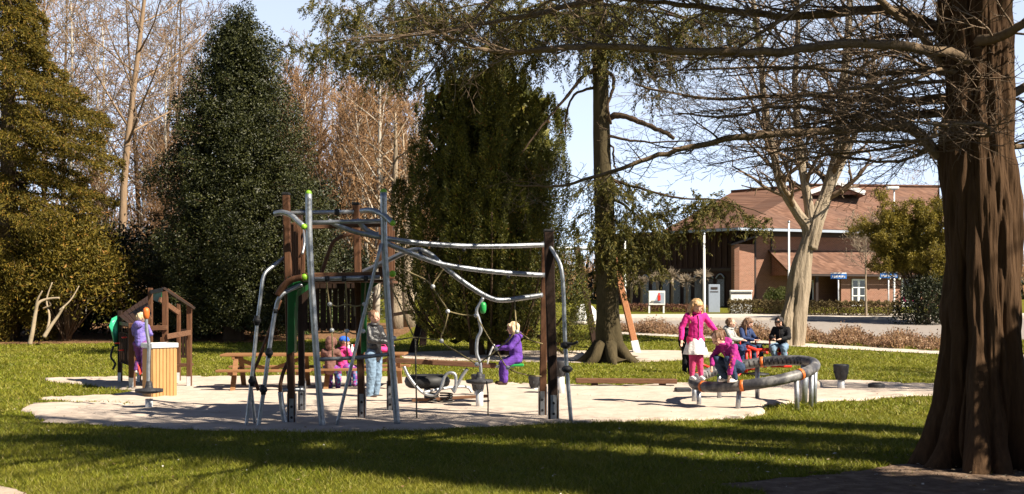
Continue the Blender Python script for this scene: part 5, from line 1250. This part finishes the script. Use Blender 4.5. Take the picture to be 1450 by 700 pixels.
# swing frame behind: leaning legs at both ends of a beam
def swing():
    t=thing('swing_frame','brown swing frame with leaning legs behind the yew and spruce','swing frame',onground(740,39))
    Yf=gy(503);Yb=gy(498)
    la=at(617,352,41.2);lb=at(840,330,41.2)
    MB().tube([at(610,352,41.2),at(864,352,41.2)],.07,10).build('top_beam',M['galv'],t)
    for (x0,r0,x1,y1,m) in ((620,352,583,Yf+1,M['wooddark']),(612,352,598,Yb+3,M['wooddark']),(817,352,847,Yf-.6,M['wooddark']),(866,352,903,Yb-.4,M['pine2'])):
        a=onground(x1,y1)-Vector((0,0,.1)); c=at(x0,r0,41.2); o=MB().beam(a,c,.20,.20,(0,1,0)).build('leg',m,t,.02)
        d=(c-a).normalized(); MB().beam(a,a+d*.55,.225,.225,(0,1,0)).build('foot_sleeve',M['galvl'] if m is M['pine2'] else M['wooddark'],o)
    for px in (668,700,740,772):
        MB().tube([at(px,354,41.2),at(px,470,41.2)],.012,5).build('chain',M['galv'],t)
    for px in (684,756): MB().box(at(px,470,41.2),(.9,.2,.04)).build('swing_seat',M['black'],t)
    MB().beam(at(550,447,43),at(585,441,43),.1,.12).build('rail',M['wooddark'],t)
M['pine2']=M_noise('orange_brown_wood',[(.3,(.24,.095,.04)),(.7,(.36,.16,.075))],8,.7,.3,.004,vec=(3,3,.4))
swing()
def rock(px,row,s,label):
    Y=gy(row); b=onground(px,Y); random.seed(px); from mathutils import noise as nz
    mb=MB(); mb.ell(b+Vector((0,0,s*.35)),(s,s*.8,s*.6),14)
    for i,p in enumerate(mb.v): mb.v[i]=b+(p-b)*(1+.35*nz.noise((p.x*3/s*.5,p.y*3/s*.5,p.z*4/s*.5)))
    o=mb.build('rock',M['paving'],None); props(o,label,'rock')
rock(824,511,.22,'small pale stone on the far sand strip near the swing legs'); rock(1149,551,.22,'pale stone at the sand edge behind the tilted ring')
# ============================================================= people
def remesh(prims,name,voxel,m,parent,smooth=3,tform=None):
    mb=MB()
    for p in prims:
        if p[0]=='c':
            _,a,b,r0,r1=p; a=Vector(a);b=Vector(b)
            d=(b-a); L=d.length
            k=4; pts=[];rr=[]
            if L<1e-6: mb.ell(a,(r0,r0,r0),12); continue
            d/=L
            for i in range(k): an=math.pi/2*(1-i/k); pts.append(a-d*r0*math.sin(an)); rr.append(max(.0015,r0*math.cos(an)))
            pts.append(a.copy()); rr.append(r0); pts.append(b.copy()); rr.append(r1)
            for i in range(1,k+1): an=math.pi/2*i/k; pts.append(b+d*r1*math.sin(an)); rr.append(max(.0015,r1*math.cos(an)))
            mb.tube(pts,rr,12)
        else:
            _,c,r,rot=p; mb.ell(c,r,14,rot=rot)
    me=bpy.data.meshes.new('tmp'); me.from_pydata([tuple(v) for v in mb.v],[],mb.f); me.update()
    o=bpy.data.objects.new('tmp',me); COL.objects.link(o)
    rm=o.modifiers.new('r','REMESH'); rm.mode='VOXEL'; rm.voxel_size=voxel; rm.use_smooth_shade=True
    if smooth: sm=o.modifiers.new('s','SMOOTH'); sm.factor=.5; sm.iterations=smooth
    dg=bpy.context.evaluated_depsgraph_get(); dg.update(); me2=bpy.data.meshes.new_from_object(o.evaluated_get(dg)); me2.name=name
    bpy.data.objects.remove(o); bpy.data.meshes.remove(me)
    amp={'jacket':.011,'trousers':.011,'hood':.008,'hair':.015}.get(name,0)
    if amp:
        from mathutils import noise as nz
        sc_=(26,26,9) if name=='hair' else (11,11,17)
        for v in me2.vertices:
            c_=v.co; q_=nz.noise((c_.x*sc_[0],c_.y*sc_[1],c_.z*sc_[2]))+.6*nz.noise((c_.x*sc_[0]*2.1+5,c_.y*sc_[1]*2.1,c_.z*sc_[2]*2))
            v.co=c_+v.normal*amp*q_
        me2.update()
    me2.materials.clear()
    q=link(name,me2,parent,mats=m); ORG[q]=Vector((0,0,0)); return q
def V3(*a): return Vector(a)
BASE=dict(pelvis=(0,0,.52),chest=(0,0,.72),neck=(0,.005,.835),head=(0,-.012,.92),
  hipL=(-.055,0,.50),hipR=(.055,0,.50),kneL=(-.06,-.01,.27),kneR=(.06,-.01,.27),ankL=(-.062,.012,.045),ankR=(.062,.012,.045),
  shL=(-.112,0,.79),shR=(.112,0,.79),elL=(-.15,.02,.635),elR=(.15,.02,.635),haL=(-.155,-.02,.50),haR=(.155,-.02,.50),
  look=(0,-1,0),toeL=(0,-1,0),toeR=(0,-1,0))
def person(loc,rz,H,pose,label,top,bottom,hair,hairstyle,shoes,adult=False,skirt=None,legs=None,hood=None,long=0,hat=None,topextra=None,group=None):
    t=thing('person',label,'person',(0,0,0),group)
    J={k:Vector(v)*(1 if k in('look','toeL','toeR') else H) for k,v in dict(BASE,**pose).items()}
    k=H*(1.0 if not adult else .95); hs=.116 if adult else (.124 if H>1.35 else .116)
    look=J['look'].normalized(); rt=look.cross(Vector((0,0,1))).normalized(); up=rt.cross(look); RM=Matrix((-rt,-look,up)).transposed()
    # local axes: x=left-right, y=-look, z=up
    def hp(x,y,z): return J['head']+rt*x+look*y+up*z
    ROT=Matrix((rt,look,up)).transposed()
    body=[]
    def c(a,b,r0,r1): body.append(('c',J[a],J[b],r0*k,r1*k))
    for s in 'LR':
        c('hip'+s,'kne'+s,.055,.038); c('kne'+s,'ank'+s,.038,.023); c('sh'+s,'el'+s,.034,.025); c('el'+s,'ha'+s,.025,.017)
        body.append(('c',J['hip'+s],J['pelvis'],.055*k,.06*k)); body.append(('c',J['sh'+s],J['chest'],.036*k,.06*k))
        a=J['ank'+s]; d=J['toe'+s].normalized(); body.append(('c',a-Vector((0,0,.022*k)),a+d*.075*k-Vector((0,0,.026*k)),.022*k,.018*k))
        # hand: palm, four curled fingers and a thumb
        h=J['ha'+s]; f=(h-J['el'+s]).normalized(); sd=f.cross(Vector((0,0,1)) if abs(f.z)<.8 else Vector((0,1,0))).normalized(); pn=f.cross(sd)
        m=.155*hs/.104*.5
        body.append(('c',h,h+f*m*.75,.019,.022)); 
        for i in range(4):
            b0=h+f*m*.85+sd*(i-1.5)*.0125; L=m*(.62,.74,.7,.52)[i]; cu=pn*.35+f*.8
            body.append(('c',b0,b0+f*L*.5,.0075,.007)); body.append(('c',b0+f*L*.5,b0+f*L*.5+cu*L*.5,.007,.006))
        b0=h+f*m*.25+sd*.02; body.append(('c',b0,b0+(sd*.8+f*.7).normalized()*m*.55,.0085,.007))
    body.append(('c',J['pelvis'],J['chest'],.078*k,.078*k)); body.append(('c',J['chest'],J['neck'],.075*k,.032*k)); body.append(('c',J['neck'],J['head']-up*hs*.3,.033*k,.034*k))
    body.append(('e',hp(0,0,hs*.12),(hs*.74,hs*.86,hs*.92),ROT)); body.append(('e',hp(0,hs*.18,-hs*.42),(hs*.56,hs*.60,hs*.52),ROT))
    body.append(('c',hp(0,hs*.86,hs*.06),hp(0,hs*1.02,-hs*.14),hs*.07,hs*.11))
    for s in (-1,1):
        body.append(('e',hp(s*hs*.74,-hs*.05,-hs*.02),(hs*.09,hs*.16,hs*.24),ROT)); body.append(('e',hp(s*hs*.36,hs*.60,-hs*.24),(hs*.24,hs*.2,hs*.22),ROT))
    remesh(body,'body',.0085,M['skin'],t,2)
    for s in (-1,1): MB().ell(hp(s*hs*.31,hs*.80,hs*.05),(hs*.11,hs*.06,hs*.075),10,rot=ROT).build('eye',M['eye'],t)
    MB().ell(hp(0,hs*.78,-hs*.50),(hs*.22,hs*.06,hs*.06),10,rot=ROT).build('mouth',M['lip'],t)
    # trousers / tights
    if bottom:
        p=[]; q=.014*k if not legs else .006*k
        for s in 'LR': p+= [('c',J['hip'+s],J['kne'+s],.058*k+q,.042*k+q),('c',J['kne'+s],J['ank'+s]+Vector((0,0,.01*k)),.042*k+q,(.030*k if not legs else .024*k)+q),('c',J['hip'+s],J['pelvis'],.06*k+q,.066*k+q)]
        remesh(p,'tights' if legs else 'trousers',.014,bottom,t,3)
    # jacket
    p=[]; q=.010*k
    for s in 'LR': p+=[('c',J['sh'+s],J['el'+s],.038*k+q*.6,.034*k+q*.6),('c',J['el'+s],J['el'+s].lerp(J['ha'+s],.9),.034*k+q*.6,.027*k+q*.5),('c',J['sh'+s].lerp(J['chest'],.15),J['chest'],.040*k+q,.068*k+q)]
    low=J['pelvis']+(J['pelvis']-J['chest']).normalized()*long*H
    p+=[('c',low,J['chest'],.080*k+q,.082*k+q),('c',J['chest'],J['neck'].lerp(J['chest'],.15),.078*k+q,.040*k+q*.6),
        ('c',J['hipL'].lerp(J['pelvis'],.5),J['hipR'].lerp(J['pelvis'],.5),.068*k+q,.068*k+q)]
    jk=remesh(p,'jacket',.014,top,t,3)
    # collar and front zip
    ctr=(J['shL']+J['shR'])/2; fwd=(J['shR']-J['shL']).cross(J['neck']-J['pelvis']).normalized()
    if fwd.dot(J['look'])<0 and abs(fwd.dot(J['look']))>.3 and False: fwd=-fwd
    P=[J['neck'].lerp(J['chest'],.3)+fwd*(.06*k+q),J['chest']+fwd*(.083*k+q),low+fwd*(.082*k+q)]
    MB().tube(cr(P,5),.006,6).build('zip',M['trim'],jk)
    nc=J['neck']; MB().tube([nc+Vector((math.cos(a)*.05*k,math.sin(a)*.05*k+.0,-.004)) for a in np.linspace(0,6.283,17)],.018*k,8).build('collar',top,jk)
    if topextra: topextra(J,k,jk,fwd)
    if hood: remesh([('e',J['neck']-fwd*.07*k-Vector((0,0,.012*k)),(.085*k,.05*k,.06*k),None),('c',J['neck']+Vector((-.06*k,-.0,-.01)),J['neck']+Vector((.06*k,0,-.01)),.03*k,.03*k)],'hood',.012,hood,jk,3)
    if skirt:
        c0=J['pelvis']; mb=MB(); rings=[]; n=36; prof=[(.075,.06),(.092,0),(.112,-.07),(.135,-.14),(.152,-.20),(.150,-.204)]
        V=[];b0=0
        for r,z in prof:
            for i in range(n):
                a=2*math.pi*i/n; w=1+.07*math.sin(a*9)*(1 if z<-.03 else 0); V.append(c0+Vector((math.cos(a)*r*H*w,math.sin(a)*r*H*.85*w,z*H)))
        mb.v=V
        for i in range(len(prof)-1):
            for j in range(n): j2=(j+1)%n; mb.f.append([i*n+j,i*n+j2,(i+1)*n+j2,(i+1)*n+j]); mb.m.append(0); mb.sm.append(True)
        mb.build('skirt',skirt,t)
    # shoes
    for s in 'LR':
        a=J['ank'+s]; d=J['toe'+s].normalized(); z=Vector((0,0,1))
        remesh([('c',a-z*.020*k-d*.01*k,a-z*.002*k,.029*k,.027*k),('c',a-z*.022*k-d*.012*k,a+d*.085*k-z*.026*k,.029*k,.023*k)],'shoe',.010,shoes,t,2)
    # hair
    hh=[('e',hp(0,-hs*.17,hs*.26),(hs*.86,hs*.90,hs*.88),ROT)]
    if hairstyle in('long','pony','bob'):
        hh.append(('e',hp(0,-hs*.45,-hs*.1),(hs*.76,hs*.58,hs*.8),ROT))
    if hairstyle=='long':
        for s in (-1,1):
            for i in range(4):
                a=hp(s*hs*(.78-.05*i),hs*(.15-.28*i),hs*.2); b=a+up*(-hs*.9)+rt*s*hs*.12; d=b-Vector((0,0,hs*(1.55+.3*(i%2))))+rt*s*hs*.05+look*hs*.15
                hh+=[('c',a,b,hs*.20,hs*.25),('c',b,d,hs*.25,hs*.13)]
        for i in range(3):
            a=hp((i-1)*hs*.4,-hs*.8,0); hh.append(('c',a,a-Vector((0,0,hs*1.7)),hs*.28,hs*.16))
        hh.append(('c',hp(-hs*.45,hs*.62,hs*.62),hp(hs*.45,hs*.62,hs*.62),hs*.18,hs*.18))
    if hairstyle=='bob':
        for s in (-1,1):
            a=hp(s*hs*.72,hs*.05,hs*.2); hh.append(('c',a,a-up*hs*.95+look*hs*.06,hs*.24,hs*.22))
        hh.append(('c',hp(-hs*.4,hs*.62,hs*.62),hp(hs*.4,hs*.62,hs*.62),hs*.2,hs*.2))
    if hairstyle=='pony':
        a=hp(0,-hs*.85,hs*.45); hh+=[('c',a,a-look*hs*.5-up*hs*.3,hs*.25,hs*.28),('c',a-look*hs*.5-up*hs*.3,a-look*hs*.6-up*hs*1.2,hs*.28,hs*.12)]
    if hat!='hoodup': remesh(hh,'hair',.011,hair,t,2)
    if hat=='hoodup':
        remesh([('e',hp(0,-hs*.14,hs*.2),(hs*.98,hs*.95,hs*1.05),ROT),('e',hp(0,-hs*.3,-hs*.6),(hs*.85,hs*.75,hs*.7),ROT)],'hood',.012,hair,t,3)
        MB().tube([hp(math.cos(a)*hs*.72,hs*.60,hs*(.12+.82*math.sin(a))) for a in np.linspace(-.6,3.74,16)],hs*.16,8).build('fur_trim',hair,t)
    if hat and hat!='hoodup':
        remesh([('e',hp(0,-hs*.08,hs*.45),(hs*.93,hs*.98,hs*.72),ROT),('c',hp(-hs*.45,hs*.75,hs*.42),hp(hs*.45,hs*.75,hs*.42),hs*.16,hs*.16)],'cap',.012,hat,t,2)
    t.location=loc; t.rotation_euler=(0,0,rz)
    bpy.context.view_layer.update()
    return t
F_={}
for n,c in dict(pink=(.62,.03,.24),magenta=(.34,.025,.20),white=(.75,.73,.72),tight=(.55,.06,.17),denim=(.03,.05,.10),ldenim=(.17,.25,.35),black=(.012,.012,.014),grey=(.36,.36,.35),navy=(.03,.05,.13),purple=(.115,.045,.30),lilac=(.20,.16,.50),plum=(.15,.05,.19),mauve=(.17,.085,.07),blue=(.03,.12,.55),hotpink=(.7,.06,.25),brownshoe=(.06,.035,.025),red=(.45,.03,.03)).items(): F_[n]=fabric(n+'_cloth',c)
M['leather']=M_noise('black_leather',[(.3,(.010,.010,.012)),(.7,(.022,.022,.025))],12,.45,.8,.02,spec=.6,bscale=14)
def M_floral():
    m,nt,b=mat('patterned_cloth'); v=coords(nt); t=nt.nodes.new('ShaderNodeTexVoronoi'); t.inputs['Scale'].default_value=22; nt.links.new(v,t.inputs['Vector'])
    sx=nt.nodes.new('ShaderNodeSeparateColor'); nt.links.new(t.outputs['Color'],sx.inputs[0])
    c=ramp(nt,sx.outputs[0],[(0,(.10,.02,.16)),(.35,(.25,.02,.20)),(.6,(.03,.08,.30)),(.85,(.05,.30,.40)),(1,(.40,.05,.25))]); nt.links.new(c,b.inputs['Base Color']); b.inputs['Roughness'].default_value=.85; return m
M['floral']=M_floral()
def M_hair(n,c1,c2): return M_noise(n,[(.3,c1),(.7,c2)],10,.5,1,.02,vec=(4,4,.5),spec=.4,bscale=12)
HB=M_hair('blonde_hair',(.36,.19,.075),(.66,.42,.20)); HW=M_hair('fair_hair',(.55,.37,.2),(.8,.62,.4)); HBr=M_hair('brown_hair',(.10,.05,.027),(.22,.115,.06)); HD=M_hair('dark_hair',(.012,.009,.008),(.03,.022,.018))
# --- on the ring
p=ringp(R(188),.088)
g=person(p,R(14),1.44,dict(look=(.12,-1,-.55),head=(.0,-.035,.905),haR=(.21,-.12,.62),elR=(.185,-.03,.68),haL=(-.20,-.03,.50),elL=(-.175,.03,.64),kneL=(-.045,-.02,.27),kneR=(.045,-.015,.27),ankL=(-.05,.0,.045),ankR=(.06,-.02,.045)),
  'blonde girl in pink jacket, white skirt and pink tights standing on the tilted ring',F_['pink'],F_['tight'],HB,'long',F_['white'],skirt=F_['white'],legs=True,hood=F_['pink'])
def flowers(J,k,jk,fwd):
    r=random.Random(4); mb=MB()
    for i in range(9):
        f=.1+.8*i/9; s=J['shR'].lerp(J['elR'],min(1,f*2)) if f<.5 else J['elR'].lerp(J['haR'],(f-.5)*1.7); mb.ell(s+Vector((r.uniform(-.01,.03),-.04,r.uniform(-.01,.01)))*1.15,(.016,.014,.016),8)
    mb.build('printed_patch',M['orange'],jk)
p=ringp(R(236),.088)
SQ=dict(pelvis=(.03,.09,.17),chest=(.035,-.02,.36),neck=(.0,-.10,.455),head=(-.045,-.155,.525),hipL=(-.03,.08,.17),hipR=(.09,.08,.17),kneL=(-.075,-.14,.27),kneR=(.10,-.13,.27),ankL=(-.06,-.02,.045),ankR=(.10,-.02,.045),
   shL=(-.075,-.085,.42),shR=(.135,-.06,.42),elL=(-.12,-.16,.29),elR=(.165,-.13,.27),haL=(-.08,-.22,.20),haR=(.15,-.16,.10),look=(-.05,-1,-.75))
person(p,R(-52),1.42,SQ,'brown-haired girl in magenta hoodie squatting on the tilted ring',F_['magenta'],F_['denim'],HBr,'pony',F_['white'],hood=F_['magenta'],topextra=flowers)
# child behind the girl in pink
person(onground(974,30.2),R(150),1.35,dict(kneL=(-.05,-.05,.27),ankL=(-.05,.03,.045)),'child in black jacket and dark trousers half hidden behind the girl in pink',F_['black'],F_['black'],HBr,'short',F_['black'])
# --- on the red carousel
SIT=dict(pelvis=(0,.02,.075),chest=(0,.0,.275),neck=(0,-.01,.385),head=(0,-.025,.475),hipL=(-.055,0,.06),hipR=(.055,0,.06),kneL=(-.085,-.23,.06),kneR=(.085,-.23,.06),ankL=(-.085,-.25,-.17),ankR=(.085,-.25,-.17),
   shL=(-.112,0,.345),shR=(.112,0,.345),elL=(-.15,-.07,.21),elR=(.15,-.07,.21),haL=(-.06,-.22,.19),haR=(.06,-.22,.19))
Y=29.5
person(at(1033,497,Y),R(62),1.42,dict(SIT,look=(.25,-1,.15)),'child in grey hoodie sitting on the left seat of the red carousel',F_['grey'],F_['navy'],HBr,'short',F_['white'],hood=F_['grey'])
person(at(1056,497,Y+.35),R(40),1.48,dict(SIT,look=(.3,-1,-.5),head=(0,-.05,.465)),'long-haired brunette child in navy and beige top on the middle carousel seat',F_['navy'],F_['denim'],HBr,'long',F_['red'],hood=F_['mauve'])
person(at(1106,496,Y+.1),R(-28),1.5,dict(SIT,look=(-.1,-1,-.75),head=(-.01,-.07,.46),neck=(0,-.03,.385),ankR=(.12,-.20,-.19),kneR=(.10,-.20,.05),ankL=(-.02,-.18,-.19)),'black-haired child in black jacket and light jeans on the right carousel seat',F_['black'],F_['ldenim'],HD,'bob',F_['black'],long=.03)
# --- fair child on the seesaw
person(at(729,515,21.6),R(-74),1.32,dict(SIT,look=(-.1,-1,-.1),elL=(-.14,-.11,.22),elR=(.14,-.11,.22),haL=(-.04,-.25,.22),haR=(.04,-.25,.22),kneL=(-.06,-.16,.0),kneR=(.06,-.16,.0),ankL=(-.06,-.16,-.235),ankR=(.06,-.16,-.235)),
  'fair-haired child in purple snowsuit on the green seesaw seat',F_['purple'],F_['purple'],HW,'bob',F_['brownshoe'],hood=F_['purple'])
# --- child climbing into the playhouse
person(at(199,531,25.0),R(168),1.28,dict(elL=(-.13,-.08,.66),haL=(-.08,-.2,.66),elR=(.15,-.07,.66),haR=(.13,-.2,.68),look=(.5,-1,0),kneR=(.06,-.07,.3),ankR=(.06,.02,.08)),
  'fair-haired toddler in lilac jacket and plum trousers standing at the playhouse step',F_['lilac'],F_['plum'],HW,'short',F_['white'],hood=F_['lilac'])
# --- man by the picnic table
person(onground(529,gy(565)),R(62),1.70,dict(elR=(.13,-.06,.66),haR=(.05,-.20,.62),elL=(-.14,-.06,.66),haL=(-.03,-.20,.64),look=(.0,-1,-.15)),
  'man in black leather jacket and light jeans standing at the picnic table',M['leather'],F_['ldenim'],HBr,'short',F_['brownshoe'],adult=True,long=.04)
# --- two seated children at the table
SITB=dict(SIT,kneL=(-.07,-.2,.03),kneR=(.07,-.2,.03),ankL=(-.07,-.2,-.26),ankR=(.07,-.2,-.26))
person(at(468,528,gy(550)-.66),R(172),1.30,dict(SITB,look=(-.4,-1,-.1)),'child in mauve hooded jacket and patterned trousers seated at the picnic table, back turned',F_['mauve'],M['floral'],F_['mauve'],'short',F_['black'],hat='hoodup',long=.02)
person(at(486,524,gy(550)-.30),R(140),1.22,dict(SITB,look=(-.5,-1,-.05)),'child in blue cap and pink jacket seated at the picnic table beside the man',F_['hotpink'],M['floral'],HBr,'short',F_['black'],hat=F_['blue'])
# --- things on the table
Yt=gy(550)
def table_things():
    z=.757
    for px,hh,lab in ((493,.24,'white bottle standing on the picnic table by the blue-capped child'),(499,.17,'short white flask on the picnic table nearer the man')):
        b=Vector(((px-CX)/F*Yt,Yt-.05,z)); t=thing('bottle',lab,'bottle',b); MB().lathe([(.036,0),(.038,.02),(.038,hh*.6),(.018,hh*.8),(.018,hh*.92)],b,16).build('flask',M['white'],t); MB().lathe([(.022,hh*.9),(.022,hh),(.018,hh+.005)],b,12).build('lid',M['white'],t)
    b=Vector(((507-CX)/F*Yt,Yt+.05,z)); t=thing('lunch_box','red open box on the picnic table beside the white bottles','box',b); MB().box(b+Vector((0,0,.05)),(.24,.16,.10)).build('tub',M['red'],t,.012); MB().box(b+Vector((0,.08,.12)),(.24,.012,.10)).build('lid',M['red'],t,.004)
    b=Vector(((541-CX)/F*Yt,Yt+.05,z)); t=thing('bag','pink bag lying on the picnic table right of the man','bag',b); remesh([('e',Vector((0,0,.06)),(.20,.12,.07),None),('c',Vector((-.12,0,.05)),Vector((.12,0,.06)),.06,.05)],'pouch',.012,F_['hotpink'],t,2); MB().tube([b+Vector((-.1,0,.1)),b+Vector((-.05,0,.17)),b+Vector((.05,0,.17)),b+Vector((.1,0,.1))],.012,6).build('strap',F_['hotpink'],t)
table_things()
